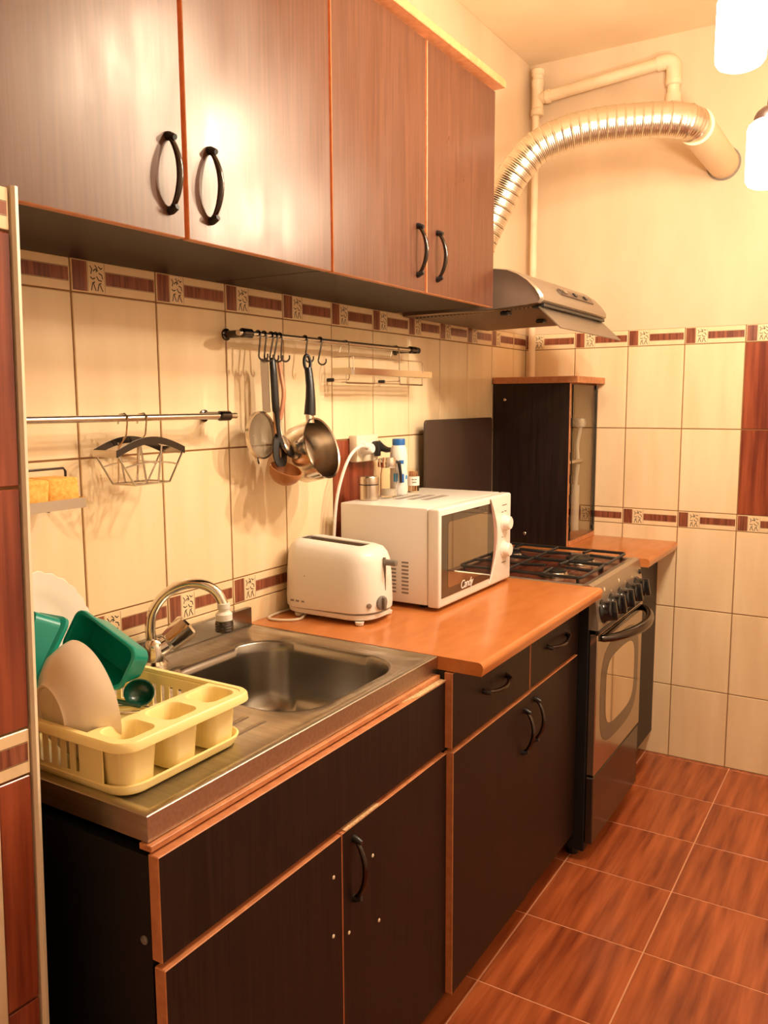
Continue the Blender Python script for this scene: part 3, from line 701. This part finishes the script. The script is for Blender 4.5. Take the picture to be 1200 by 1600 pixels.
# saucepan
t = thing('saucepan', 'small steel saucepan with black handle hanging on its side', 'saucepan', (.06, -1.56, 1.16))
T = frame((.120, -1.544, 1.232), (1, .10, .30), (0, 0, 1)); R_ = .0715
b = B()
b.lathe([(R_+.0025, .001), (R_+.003, -.001), (R_, -.003), (R_-.001, -.030), (R_-.003, -.062), (R_-.010, -.075), (R_-.020, -.080), (.001, -.0805)], T, 44, 0, cap=False); b.make('body', 'pan_steel', t, smooth=50)
b = B(); b.lathe([(R_+.0025, .0012), (R_-.0012, -.001), (R_-.0022, -.030), (R_-.005, -.060), (R_-.012, -.072), (R_-.022, -.0765), (.001, -.077)], T, 44, 0, cap=False); b.make('inside', 'pan_in', t, 'darker inner surface', smooth=50)
top = T @ V(R_-.002, 0, -.012)
b = B(); b.tube([top-V(0, 0, .006), top+V(-.004, .002, .018)], .0085, 12, flat=1.5, ref=(1, 0, 0)); b.make('collar', 'pan_steel', t)
h0, h1 = top+V(-.003, .002, .014), V(.066, -1.529, 1.445)
b = B(); Q = [h0.lerp(h1, f_)+V(.006*math.sin(PI*f_), 0, 0) for f_ in (0, .1, .3, .5, .7, .80)]
b.tube(Q, [.0135, .013, .0112, .0098, .0092, .009], 12, flat=1.15, ref=(1, 0, 0))
e = (h1-h0).normalized(); c_ = h0.lerp(h1, .9)+V(.002, 0, 0); sd = V(.35, .9, 0); sd = (sd-e*sd.dot(e)).normalized()
b.tube([c_+e*(.018*math.cos(2*PI*k/18))+sd*(.0085*math.sin(2*PI*k/18)) for k in range(18)], .0042, 8, loop=True)
b.make('handle', 'black', t, smooth=50)

# wire shelf on the upper rail
t = thing('wire_shelf', 'shallow steel wire spice shelf with flat band, hanging from the upper rail', 'shelf', (.05, -1.26, 1.386))
sy0, sy1, xb_, xf = -1.368, -.945, .028, .092
def strip(b, pts, h, th, mi=0, loop=False):
    """flat vertical band along a path"""
    n = len(pts); rg = []
    for i, p in enumerate(pts):
        p = Vector(p); a = Vector(pts[i-1] if (i or loop) else pts[0]); c = Vector(pts[(i+1) % n] if (i < n-1 or loop) else pts[-1])
        d = (c-a).normalized(); s_ = V(-d.y, d.x, 0).normalized()*th/2
        rg.append([p-s_-V(0, 0, h/2), p+s_-V(0, 0, h/2), p+s_+V(0, 0, h/2), p-s_+V(0, 0, h/2)])
    b.loft(rg, mi, loop=loop); return b
b = B(); strip(b, [(xb_, sy0, 1.417), (xf-.006, sy0, 1.417), (xf, sy0+.006, 1.417), (xf, sy1-.006, 1.417), (xf-.006, sy1, 1.417), (xb_, sy1, 1.417)], .017, .0012); b.make('band', 'pan_steel', t, smooth=0)
W = .0016
B().tube([(xb_, sy0, 1.4525), (xf-.004, sy0, 1.4525), (xf, sy0+.004, 1.4525), (xf, sy1-.065, 1.4525), (xf, sy1-.062, 1.449), (xf, sy1-.062, 1.42)], W, 6).make('guard_wire', 'wire', t)
B().tube([(xf, sy0+.002, 1.4525), (xf, sy0+.002, 1.42)], W, 6).make('upright_wire', 'wire', t)
B().tube([(.06, sy0-.005, 1.3885), (.06, sy1-.004, 1.3885)], W*1.2, 6).make('lower_wire', 'wire', t)
for ya, yb in ((-1.355, -1.220), (-1.085, -.955)): B().tube([(.062, ya, 1.412), (.062, ya, 1.387), (.062, yb, 1.387), (.062, yb, 1.412)], W, 6).make('loop_wire', 'wire', t)
for x in (.043, .060, .077): B().tube([(x, sy0, 1.411), (x, sy1, 1.411)], W, 6).make('floor_wire', 'wire', t)
for y in (-1.350, -1.098):
    B().tube([(.046, y-.012, 1.465), (.050, y-.004, 1.494), (.060, y, 1.4945), (.068, y, 1.488), (.068, y, 1.400), (.066, y, 1.396), (.012, y, 1.396)], W, 6).make('hanger_wire', 'wire', t)
    B().lathe([(.005, 0), (.005, .018), (.003, .02)], frame((.0005, y, 1.396), (1, 0, 0)), 8).make('bumper', 'black', t)

# wire napkin basket on the lower rail
t = thing('wire_basket', 'fan-shaped steel wire basket hanging from the lower rail', 'basket', (.06, -2.055, 1.185))
cy = -2.052; zb = 1.190
def archp(x, k, n=14):
    return [(x, cy+.083*(2*i/n-1), 1.248+.022*math.sin(PI*i/n)*k) for i in range(n+1)]
for x in (.036, .098):
    b = B(); pts = archp(x, 1.0); rg = []
    for i, p in enumerate(pts):
        rg.append([V(x-.001, p[1], p[2]-.006), V(x+.001, p[1], p[2]-.006), V(x+.001, p[1], p[2]+.007), V(x-.001, p[1], p[2]+.007)])
    b.loft(rg); b.make('arched_band', 'gunmetal', t, smooth=40)
for s_ in (-1, 1):
    b = B(); b.box(.036, .098, cy+s_*.083-.0008, cy+s_*.083+.0008, 1.242, 1.255); b.make('end_band', 'wire', t, smooth=0)
for x in (.038, .096):
    for k in (-1, -.33, .33, 1):
        top_z = 1.248+.020*math.sin(PI*(k*.5+.5))
        B().tube([(x, cy+k*.081, top_z), (x, cy+k*.043, zb)], .0020, 6).make('upright_wire', 'wire', t)
    B().tube([(x, cy-.067+.134*i/10, 1.222+.008*math.sin(PI*i/10)) for i in range(11)], .0016, 6).make('cross_wire', 'wire', t)
B().tube([(.038, cy-.043, zb), (.096, cy-.043, zb), (.096, cy+.043, zb), (.038, cy+.043, zb)], .0018, 6, loop=True).make('bottom_wire', 'wire', t)
for k in (-.014, .014): B().tube([(.038, cy+k, zb), (.096, cy+k, zb)], .0016, 6).make('bottom_wire', 'wire', t)
for y in (-2.080, -2.034):
    B().tube([(.050, y-.008, 1.300), (.051, y-.004, 1.318), (.060, y, 1.3195), (.068, y, 1.313), (.062, y, 1.28), (.040, y, 1.255), (.038, y-.002, zb)], .0017, 6).make('hanger_wire', 'wire', t)

# sponge holder
t = thing('sponge_holder', 'small steel sponge shelf on the tiled wall beside the pier', 'holder', (.06, -2.32, 1.165))
b = B(); strip(b, [(.004, -2.218, 1.174), (.114, -2.218, 1.174), (.120, -2.224, 1.174), (.120, -2.46, 1.174)], .017, .0014); b.make('band', 'wire', t, smooth=0)
B().tube([(.030, -2.46, 1.226), (.030, -2.196, 1.226), (.030, -2.192, 1.221), (.030, -2.192, 1.172)], .0022, 8).make('back_wire', 'gunmetal', t)
for x in (.03, .055, .08, .105): B().tube([(x, -2.46, 1.171), (x, -2.219, 1.171)], .0018, 6).make('floor_wire', 'wire', t)
B().tube([(.05, -2.300, 1.167), (.10, -2.280, 1.163)], .0022, 6).make('drain_pin', 'black', t)
def sponge(x0, x1, y0, y1, label):
    b = B(); b.box(x0, x1, y0, y1, 1.1735, 1.214, .006, 0, 3)
    for v in b.bm.verts: v.co.z += .003*math.sin(v.co.y*90)*(1 if v.co.z > 1.2 else 0); v.co.x += .003*math.sin(v.co.z*110+v.co.y*60)
    tag(b.make('sponge', 'sponge', smooth=60), label, 'sponge', 'yellow sponges on the sponge holder')
sponge(.036, .112, -2.445, -2.286, 'yellow sponge half hidden by the pier, on the sponge holder')
sponge(.040, .104, -2.283, -2.222, 'yellow-orange sponge at the open end of the sponge holder')

# ------------------------------------------------------------------ socket and plugs
t = thing('wall_socket', 'cream double wall socket on the brown tile above the microwave', 'socket', (.001, -1.20, 1.175))
b = B(); b.box(.0003, .028, -1.256, -1.146, 1.176, 1.250, .005, 0, 2); b.make('housing', 'offwhite', t)
for y in (-1.229, -1.173):
    b = B(); b.lathe([(.0215, 0), (.0215, .003), (.0185, .003), (.0185, .0008), (.001, .0008)], frame((.0278, y, 1.213), (1, 0, 0)), 24); b.make('socket_ring', 'white', t)
t = thing('power_plug', 'white plug with white cable hanging behind the microwave', 'plug', (.03, -1.229, 1.213))
b = B(); b.lathe([(.018, .0), (.018, .012), (.014, .030), (.010, .034)], frame((.0288, -1.229, 1.213), (1, 0, 0)), 20)
b.tube([(.050, -1.229, 1.213), (.054, -1.250, 1.222), (.054, -1.262, 1.222)], [.008, .007, .0055], 10); b.make('plug_body', 'white', t)
B().tube(smooth_path([(.054, -1.258, 1.222), (.052, -1.285, 1.220), (.050, -1.323, 1.198), (.046, -1.354, 1.150), (.042, -1.376, 1.085), (.040, -1.386, 1.0), (.036, -1.390, .90), (.034, -1.392, .8305)], 6), .0042, 10).make('cable', 'white', t)
t = thing('adapter_plug', 'black angled plug in the right half of the wall socket', 'plug', (.03, -1.173, 1.213))
b = B(); b.lathe([(.0175, 0), (.0175, .010), (.012, .022)], frame((.0288, -1.173, 1.213), (1, 0, 0)), 20)
b.tube([(.046, -1.180, 1.226), (.050, -1.168, 1.214), (.054, -1.146, 1.206), (.056, -1.118, 1.204)], [.010, .011, .0085, .006], 12)
b.box(.040, .056, -1.192, -1.176, 1.190, 1.232, .004, 0, 2); b.make('plug_body', 'black', t)

# ------------------------------------------------------------------ microwave
MA, MB, MXF, MZ0, MZ1 = -1.376, -.936, .343, .838, 1.081
t = thing('microwave', 'white microwave oven with dark glass door and two dials', 'microwave', (.19, (MA+MB)/2, .825))
b = B(); b.box(.052, MXF-.034, MA+.002, MB-.002, MZ0, MZ1, .004, 0, 2); b.make('case', 'white_enamel', t)
b = B(); b.box(MXF-.0335, MXF, MA, MB, MZ0-.004, MZ1, .006, 0, 3); fr = b.make('front_frame', 'white', t)
for x in (.09, .28):
    for y in (MA+.04, MB-.04): B().lathe([(.012, 0), (.014, .013)], frame((x, y, .8252), (0, 0, 1)), 12).make('foot', 'black', t)
def yz(y, z): return (y, z)
T = frame((MXF, 0, 0), (1, 0, 0), (0, 1, 0))   # x->y, y->z
ztop, zbot = MZ1-.017, MZ0+.020
def arc_side(yt, bul, z0, z1, n=14): return [(yt+bul*math.sin(PI*i/n), z0+(z1-z0)*i/n) for i in range(n+1)]
poly = [(MA+.011, zbot)]+arc_side(-1.082, .026, zbot, ztop)+[(MA+.011, ztop)]
gl = B().prism(poly, T, .0012).make('door_glass', 'dark_glass', t, smooth=0)
poly = arc_side(-1.0805, .0265, zbot-.004, ztop+.006)+list(reversed(arc_side(-1.082, .046, zbot-.006, ztop+.008)))
B().prism(poly, T, .0006).make('recess_shade', 'pink_shade', t, smooth=0)  # flat crescent, its brown-pink colour standing for shade in the handle recess
poly = arc_side(-1.0815, .0465, zbot-.008, ztop+.010)+list(reversed(arc_side(-1.084, .054, zbot-.014, ztop+.013)))
B().prism(poly, T, .0035).make('door_rim', 'white', t, smooth=0)
B().prism(rrect(.232, .166, .008, 4, -1.216, .962), frame((MXF+.0012, 0, 0), (1, 0, 0), (0, 1, 0)), .0005).make('window', 'mirror_glass', gl, 'mirror-like inner window', smooth=0)
for z, in ((1.000,), (.924,)):
    b = B(); b.lathe([(.0235, 0), (.0235, .003), (.020, .004), (.0185, .018), (.016, .021), (.001, .0215)], frame((MXF, -.985, z), (1, 0, 0)), 28)
    b.box(-.0025, .0025, .004, .018, .0205, .0225, 0, 0, 1, frame((MXF, -.985, z), (1, 0, 0), (0, 1, 0))); b.make('dial', 'white', t)
for y0_, y1_, z in ((-1.000, -.968, 1.049), (-1.004, -.992, 1.030), (-.984, -.970, 1.031), (-1.000, -.992, .959), (-1.000, -.970, .886)):
    B().box(MXF, MXF+.0004, y0_, y1_, z, z+.0028).make('scale_print', 'mark', fr, smooth=0)
for col in (.200, .236):
    for k in range(9): B().box(col, col+.020, MA+.0012, MA+.0022, .862+k*.0096, .8665+k*.0096, .0004).make('side_vent', 'mark', t, smooth=0)
for r_ in range(4):
    for k in range(10): B().box(.095+r_*.036+k*.0, .118+r_*.036, -1.255+k*.013+r_*.012, -1.2475+k*.013+r_*.012, MZ1-.0004, MZ1+.0003).make('top_vent', 'mark', t, smooth=0)
cu = bpy.data.curves.new('lettering', 'FONT'); cu.body = 'Candy'; cu.size = .031; cu.shear = .25; cu.extrude = .0003; cu.space_character = .88
tmp = bpy.data.objects.new('lettering', cu); COL.objects.link(tmp)
dg = bpy.context.evaluated_depsgraph_get(); me = bpy.data.meshes.new_from_object(tmp.evaluated_get(dg)); bpy.data.objects.remove(tmp)
me.materials.clear(); me.materials.append(M['lettering'])
lo = bpy.data.objects.new('lettering', me); COL.objects.link(lo)
lo.matrix_basis = Matrix(((0, 0, 1, MXF+.0016), (1, 0, 0, -1.262), (0, 1, 0, .8625), (0, 0, 0, 1)))
lo.parent = gl; lo.matrix_parent_inverse = wm(gl).inverted()

# jars on the microwave
t = thing('spice_jar', 'short round brushed steel jar on the microwave', 'jar', (.088, -1.292, MZ1))
T = frame((.088, -1.292, MZ1+.0005), (0, 0, 1))
B().lathe([(.0255, 0), (.027, .002), (.027, .038), (.0265, .040)], T, 32).make('body', 'grey_steel', t)
B().lathe([(.0262, .0405), (.0262, .0425)], T, 32).make('seal', 'black', t)
B().lathe([(.027, .043), (.027, .060), (.0255, .0625), (.001, .063)], T, 32).make('lid', 'grey_steel', t)
t = thing('sugar_dispenser', 'clear glass dispenser with chrome top and dark handle on the microwave', 'dispenser', (.096, -1.205, MZ1))
T = frame((.096, -1.205, MZ1+.0005), (0, 0, 1))
B().lathe([(.021, 0), (.023, .002), (.023, .060), (.020, .080), (.018, .080), (.0212, .060), (.0212, .004), (.001, .004)], T, 28).make('glass_body', 'glass', t, smooth=50)
B().lathe([(.0208, .0042), (.0208, .022), (.001, .024)], T, 24).make('contents', 'salt', t)
b = B(); b.lathe([(.021, .0805), (.0215, .082), (.0215, .098), (.019, .106), (.019, .108), (.001, .108)], T, 28); b.box(-.031, -.018, -.007, .007, .080, .104, .003, 0, 2, T); b.make('chrome_top', 'chrome', t)
b = B(); b.tube([(.104, -1.189, MZ1+.098), (.110, -1.172, MZ1+.092), (.112, -1.166, MZ1+.060), (.112, -1.164, MZ1+.036)], [.005, .005, .004, .003], 8); b.make('handle', 'black', t)
t = thing('powder_bottle', 'tall white plastic bottle with blue cap and blue print on the microwave', 'bottle', (.092, -1.143, MZ1))
T = frame((.092, -1.143, MZ1+.0005), (0, 0, 1))
B().lathe([(.022, 0), (.0245, .003), (.0245, .055), (.0238, .060), (.0238, .082), (.0245, .088), (.0245, .110), (.022, .128), (.0175, .138)], T, 32).make('body', 'white', t, smooth=50)
B().lathe([(.0180, .1385), (.0180, .153), (.0168, .156), (.001, .156)], T, 28).make('cap', 'blue', t)
def curved_patch(parent, name, mtl, r, a0, a1, z0, z1, cx, cy, zb):
    b = B(); n = 8
    b.loft([[V(cx+rr*math.cos(a0+(a1-a0)*i/n), cy+rr*math.sin(a0+(a1-a0)*i/n), zb+z) for i in range(n+1)] for rr, z in ((r, z0), (r+.0004, z0), (r+.0004, z1), (r, z1))], closed=False)
    return b.make(name, mtl, parent)
bd = [o for o in t.children if o.name.startswith('body')][0]
curved_patch(bd, 'label_print', 'blue', .0247, -.95, -.40, .036, .060, .092, -1.143, MZ1); curved_patch(bd, 'label_print', 'blue2', .0247, -1.6, -1.15, .040, .062, .092, -1.143, MZ1)
curved_patch(bd, 'label_print', 'blue', .0249, -1.0, -.45, .088, .098, .092, -1.143, MZ1); curved_patch(bd, 'label_print', 'blue2', .0247, -.2, .2, .045, .056, .092, -1.143, MZ1)
t = thing('toothpick_jar', 'small clear jar of toothpicks with paper label on the microwave', 'jar', (.092, -1.062, MZ1))
T = frame((.092, -1.062, MZ1+.0005), (0, 0, 1))
B().lathe([(.0165, 0), (.0175, .002), (.0175, .064), (.0155, .068), (.0145, .068), (.0165, .063), (.0165, .003), (.001, .003)], T, 24).make('glass_body', 'glass', t, smooth=50)
for k in range(16):
    a = k*2.4; r_ = .0035*math.sqrt(k); B().tube([(.092+r_*math.cos(a), -1.062+r_*math.sin(a), MZ1+.004), (.092+r_*math.cos(a+.3), -1.062+r_*math.sin(a+.3), MZ1+.060)], .0016, 5).make('toothpick', 'pick', t)
lb = curved_patch(t, 'paper_label', 'white', .0178, -2.2, .9, .020, .046, .092, -1.062, MZ1)
for a0, a1, z in ((-1.25, -.95, .036), (-.85, -.45, .036), (-1.2, -.5, .028)): curved_patch(lb, 'label_print', 'mark', .0184, a0, a1, z, z+.003, .092, -1.062, MZ1)

# ------------------------------------------------------------------ toaster
tx0, tx1, ty0, ty1 = .008, .272, -1.590, -1.432
t = thing('toaster', 'white two-slice toaster with grey lever and dial at the front of the microwave', 'toaster', ((tx0+tx1)/2, (ty0+ty1)/2, .825))
cx_, cy_ = (tx0+tx1)/2, (ty0+ty1)/2; Lx, Ly = tx1-tx0, ty1-ty0
def tr(ins, z, r=.064, wav=0.0):
    return [V(x, y, z+wav*math.cos(PI*(x-tx0)/Lx)) for x, y in rrect(Lx-2*ins, Ly-2*ins, max(r-ins, .006), 8, cx_, cy_)]
b = B(); b.loft([tr(.014, .834), tr(.006, .838), tr(.005, .848), tr(.008, .8495)]); b.make('base', 'white', t, smooth=40)
def slot(z, s=0): return [V(x, y, z+.004*math.cos(PI*(x-tx0)/Lx)) for x, y in rrect(.182-s, .046-s, .010, 8, cx_-.012, cy_)]
b = B(); b.loft([tr(.006, .850, wav=-.002), tr(.001, .853, wav=-.002), tr(0, .87), tr(.002, .93, wav=.001), tr(.006, .972, wav=.003), tr(.012, .990, wav=.005), tr(.021, 1.001, wav=.005), tr(.036, 1.0065, wav=.005), slot(1.0068), slot(1.004, .002)], 0, False, False)
sh = b.make('shell', 'white', t, smooth=50)
b = B(); b.loft([slot(1.0045, .0015), slot(.962, .006)], 0, False, True); b.make('bread_slot', 'mark', t, 'dark brown bread opening', smooth=40)
for dy in (-.008, .010): B().tube([(cx_-.085, cy_+dy, .994), (cx_+.065, cy_+dy, .990)], .0016, 6).make('guide_wire', 'wire', t)
b = B(); b.prism(rrect(.016, .014, .006, 4, cy_+.002, .967), frame((tx1-.004, 0, 0), (1, 0, 0), (0, 1, 0)), .034, 0, .004); b.make('lever', 'grey_plastic', t)
b = B(); b.prism([(cy_-.0015, .978), (cy_+.0035, .978), (cy_+.0015, .900), (cy_+.0005, .900)], frame((tx1-.0055, 0, 0), (1, 0, 0), (0, 1, 0)), .0058); b.make('lever_slot', 'mark', t)
T = frame((tx1-.002, cy_-.018, .874), (1, -.16, 0), (0, 0, 1))
b = B(); b.lathe([(.017, 0), (.017, .006), (.014, .008)], T, 24); b.box(-.015, .015, -.004, .004, .007, .016, .002, 0, 2, T); b.make('dial', 'grey_plastic', t)
B().lathe([(.006, 0), (.006, .003), (.004, .004)], frame((tx1-.013, cy_-.052, .872), (.8, -.6, 0)), 16).make('button', 'mark', t)
for x, w in ((.052, .010), (.068, .010), (.085, .008)): B().box(x, x+w, ty0-.0006, ty0+.001, .8655, .8695).make('print_mark', 'mark', sh, smooth=0)
B().lathe([(.001, 0), (.0015, .0006)], frame((.095, ty0+.0002, .930), (0, -1, 0)), 8).make('scratch', 'mark', sh)
for x, y in ((.062, ty0+.02), (.240, ty0+.016), (.062, ty1-.02), (.240, ty1-.016)): B().lathe([(.004, 0), (.009, .002), (.011, .0095)], frame((x, y, .8252), (0, 0, 1)), 14).make('foot', 'white', t)
B().tube(smooth_path([(.075, -1.56, .8285), (.090, -1.605, .8285), (.066, -1.632, .8285), (.030, -1.640, .8285), (.012, -1.615, .8285), (.009, -1.55, .8285), (.012, -1.44, .8285)], 8), .0032, 8).make('cable', 'offwhite', t)

# ------------------------------------------------------------------ dish rack
RX0, RX1, RY0, RY1, RZ, RB = .082, .466, -2.463, -2.207, .9055, .830
t = thing('drip_tray', 'yellow plastic drip tray under the dish rack', 'tray', (.26, -2.33, .8225))
def rr3(x0, x1, y0, y1, r, z, n=6): return [V(x, y, z) for x, y in rrect(x1-x0, y1-y0, r, n, (x0+x1)/2, (y0+y1)/2)]
b = B(); a = (.072, .452, -2.452, -2.207)
def trn(i, z, r=.040): return rr3(a[0]+i, a[1]-i, a[2]+i, a[3]-i, r-i, z)
b.loft([trn(.012, .8230), trn(.008, .8232), trn(.001, .834), trn(0, .8375), trn(.003, .839), trn(.005, .8375), trn(.011, .8265), trn(.02, .8262)], 0, True, True); b.make('tray', 'yellow', t, smooth=40)
t = thing('dish_rack', 'yellow plastic dish rack with three cutlery cups beside the sink basin', 'dish rack', (.26, -2.33, .83))
b = B()   # rim: a rounded lip all round
def rm(i, z, r=.030): return rr3(RX0+i, RX1-i, RY0+i, RY1-i, r-min(i, .02), z)
b.loft([rm(.003, RZ-.012), rm(-.001, RZ-.012), rm(0, RZ-.003), rm(.003, RZ), rm(.011, RZ), rm(.012, RZ-.004), rm(.011, RZ-.012)], loop=True); b.make('rim', 'yellow', t, smooth=40)
wx0, wx1 = RX0+.014, .384; wy0, wy1 = RY0+.014, RY1-.014; th = .0022
def slat_wall(fixed, axis, lo, hi, solid):
    s_ = []
    def bar(u0, u1, z0, z1):
        if axis == 'x': return (u0, u1, fixed-th/2, fixed+th/2, z0, z1)
        return (fixed-th/2, fixed+th/2, u0, u1, z0, z1)
    top_ = B().box(*bar(lo, hi, RZ-.022, RZ-.006)); top_.box(*bar(lo, hi, RB+.002, RB+.014)); 
    wl_ = top_.make('side_wall', 'yellow', t, smooth=0)
    u = lo
    while u < hi-.004:
        w = .0105 if u < hi-solid-.01 else hi-u
        B().box(*bar(u, min(u+w, hi), RB+.014, RZ-.022)).make('slat', 'yellow', wl_, smooth=0); u += w+.0085
slat_wall(wy0, 'x', wx0, wx1+.024, .045); slat_wall(wy1, 'x', wx0, wx1+.024, .045); slat_wall(wx0, 'y', wy0, wy1, .02)
b = B(); b.box(wx0, wx1+.01, wy0, wy1, RB+.002, RB+.0045); b.make('floor', 'yellow', t, smooth=0)
c0, c1 = .381, RX1-.009; n_ = 72
for k in range(3):
    ya = RY0+.010+k*(RY1-RY0-.020)/3; yb = ya+(RY1-RY0-.020)/3; cc = ((c0+c1)/2-.001, (ya+yb)/2); cw, chh = c1-c0-.020, yb-ya-.020
    def R2(e, z, r=.016): return [V(x, y, z) for x, y in ring_rr(cw+e, chh+e, r, n_, cc)]
    b = B(); b.loft([[V(x, y, RZ-.0012) for x, y in ring_rect(c0, c1, ya, yb, n_, cc)], R2(.002, RZ-.0012), R2(-.002, RZ-.004), R2(-.012, RB+.006), R2(-.016, RB+.004), R2(-.005, RB+.002), R2(.004, RZ-.010), [V(x, y, RZ-.0045) for x, y in ring_rect(c0, c1, ya, yb, n_, cc)]], 0, False, False)
    b.loft([R2(-.016, RB+.004), R2(-.03, RB+.004)], 0, False, True); b.loft([R2(-.005, RB+.002), R2(-.03, RB+.002)], 0, False, True)
    b.make('cutlery_cup', 'yellow', t, smooth=40)

# things drying in the rack
def lathe_thing(name, prof, T, mt, label, cat, n=40):
    return tag(B().lathe(prof, T, n, cap=False).make(name, mt, smooth=50), label, cat)
# cream bowl seen from below
ax = V(-.20, -.96, -.10); rc = V(.309, -2.388, .916)
T = frame(rc, ax); Rb = .0895
prof = [(.001, .054), (.037, .054), (.040, .058), (.043, .058), (.046, .053), (.062, .045), (.078, .031), (.0865, .012), (Rb, .0), (Rb-.003, -.001), (.084, .013), (.074, .029), (.060, .041), (.044, .049), (.001, .050)]
lathe_thing('bowl', prof, T, 'ceramic', 'cream ceramic bowl standing on edge, base towards the pier, in the dish rack', 'bowl', 56)
# white plate with a scalloped edge
T = frame((.072, -2.308, .953), (1.0, -.05, .17)); b = B(); n = 96; rings = []
for r_, z, sc_ in ((.001, 0, 0), (.062, 0, 0), (.070, .004, 0), (.090, .009, .3), (.108, .014, 1), (.1092, .0125, 1), (.090, .006, .3), (.070, .001, 0), (.062, -.003, 0), (.001, -.003, 0)):
    rings.append([T @ V((r_+sc_*.0016*math.cos(28*2*PI*k/n))*math.cos(2*PI*k/n), (r_+sc_*.0016*math.cos(28*2*PI*k/n))*math.sin(2*PI*k/n), z) for k in range(n)])
b.loft(rings, 0, False, False); tag(b.make('plate', 'opal', smooth=50), 'white plate with scalloped edge standing at the back of the dish rack', 'plate')
def tub(name, c, ax_long, opening, Lg, Wd, Dp, label):
    o = Vector(opening).normalized(); x = Vector(ax_long); x = (x-o*x.dot(o)).normalized(); y = o.cross(x)
    T = Matrix(((x.x, y.x, o.x, c[0]), (x.y, y.y, o.y, c[1]), (x.z, y.z, o.z, c[2]), (0, 0, 0, 1))); b = B()
    def r(e, z, rad=.016): return [T @ V(px, py, z) for px, py in rrect(Lg+e, Wd+e, rad, 5)]
    b.loft([r(-.026, -Dp, .012), r(-.018, -Dp+.002, .016), r(-.006, -.010), r(0, -.008), r(.004, -.006), r(.004, 0), r(.001, .0015), r(-.006, .0), r(-.009, -.004), r(-.020, -Dp+.005, .014), r(-.030, -Dp+.0035, .010)], 0, True, True)
    return tag(b.make(name, 'green', smooth=40), label, 'tub', 'green plastic tubs in the dish rack')
tub('plastic_tub', (.233, -2.306, .958), (.93, 0, -.37), (.10, -.95, .25), .138, .070, .050, 'green plastic tub leaning open side down behind the cream bowl')
tub('plastic_tub', (.158, -2.368, .945), (0, -.577, -.817), (.05, .817, -.577), .145, .085, .052, 'green plastic tub half hidden by the pier, leaning on the other')
b = B(); T = frame((.272, -2.262, .882), (.55, -.45, .70)); R_ = .024
b.lathe([(R_*math.sin(a), -R_*.8*math.cos(a)) for a in (.03, .4, .8, 1.2, 1.57)]+[((R_-.002)*math.sin(a), -(R_-.002)*.8*math.cos(a)) for a in (1.57, 1.2, .8, .4, .03)], T, 24)
t = thing('green_ladle', 'dark green plastic ladle lying in the dish rack', 'ladle', (.272, -2.262, .862)); b.make('bowl', 'green_dark', t)
B().tube([T @ V(-.023, 0, 0), (.240, -2.29, .872), (.17, -2.36, .850)], .004, 8).make('handle', 'green_dark', t)
def spoon(p, q, label):
    t = thing('teaspoon', label, 'spoon', p, 'steel spoons in the dish rack'); p, q = Vector(p), Vector(q); d = (q-p).normalized()
    T = frame(p, (0.2, -.2, 1), d); n = 16
    b = B(); b.loft([[T @ V(.022*s_*math.cos(2*PI*k/n), .014*s_*math.sin(2*PI*k/n), z) for k in range(n)] for s_, z in ((1, .004), (.8, .0), (.4, -.002), (.02, -.0025))], 0, False, True); b.make('bowl', 'pan_steel', t, smooth=60)
    B().tube([p+d*.021+V(0, 0, .004), p+d*.04+V(0, 0, .006), q], [.0022, .0022, .0035], 8).make('handle', 'pan_steel', t)
spoon((.330, -2.262, .856), (.20, -2.30, .842), 'steel teaspoon lying nearest the cutlery cups in the dish rack')
spoon((.300, -2.240, .850), (.17, -2.26, .840), 'steel teaspoon lying behind the green ladle in the dish rack')
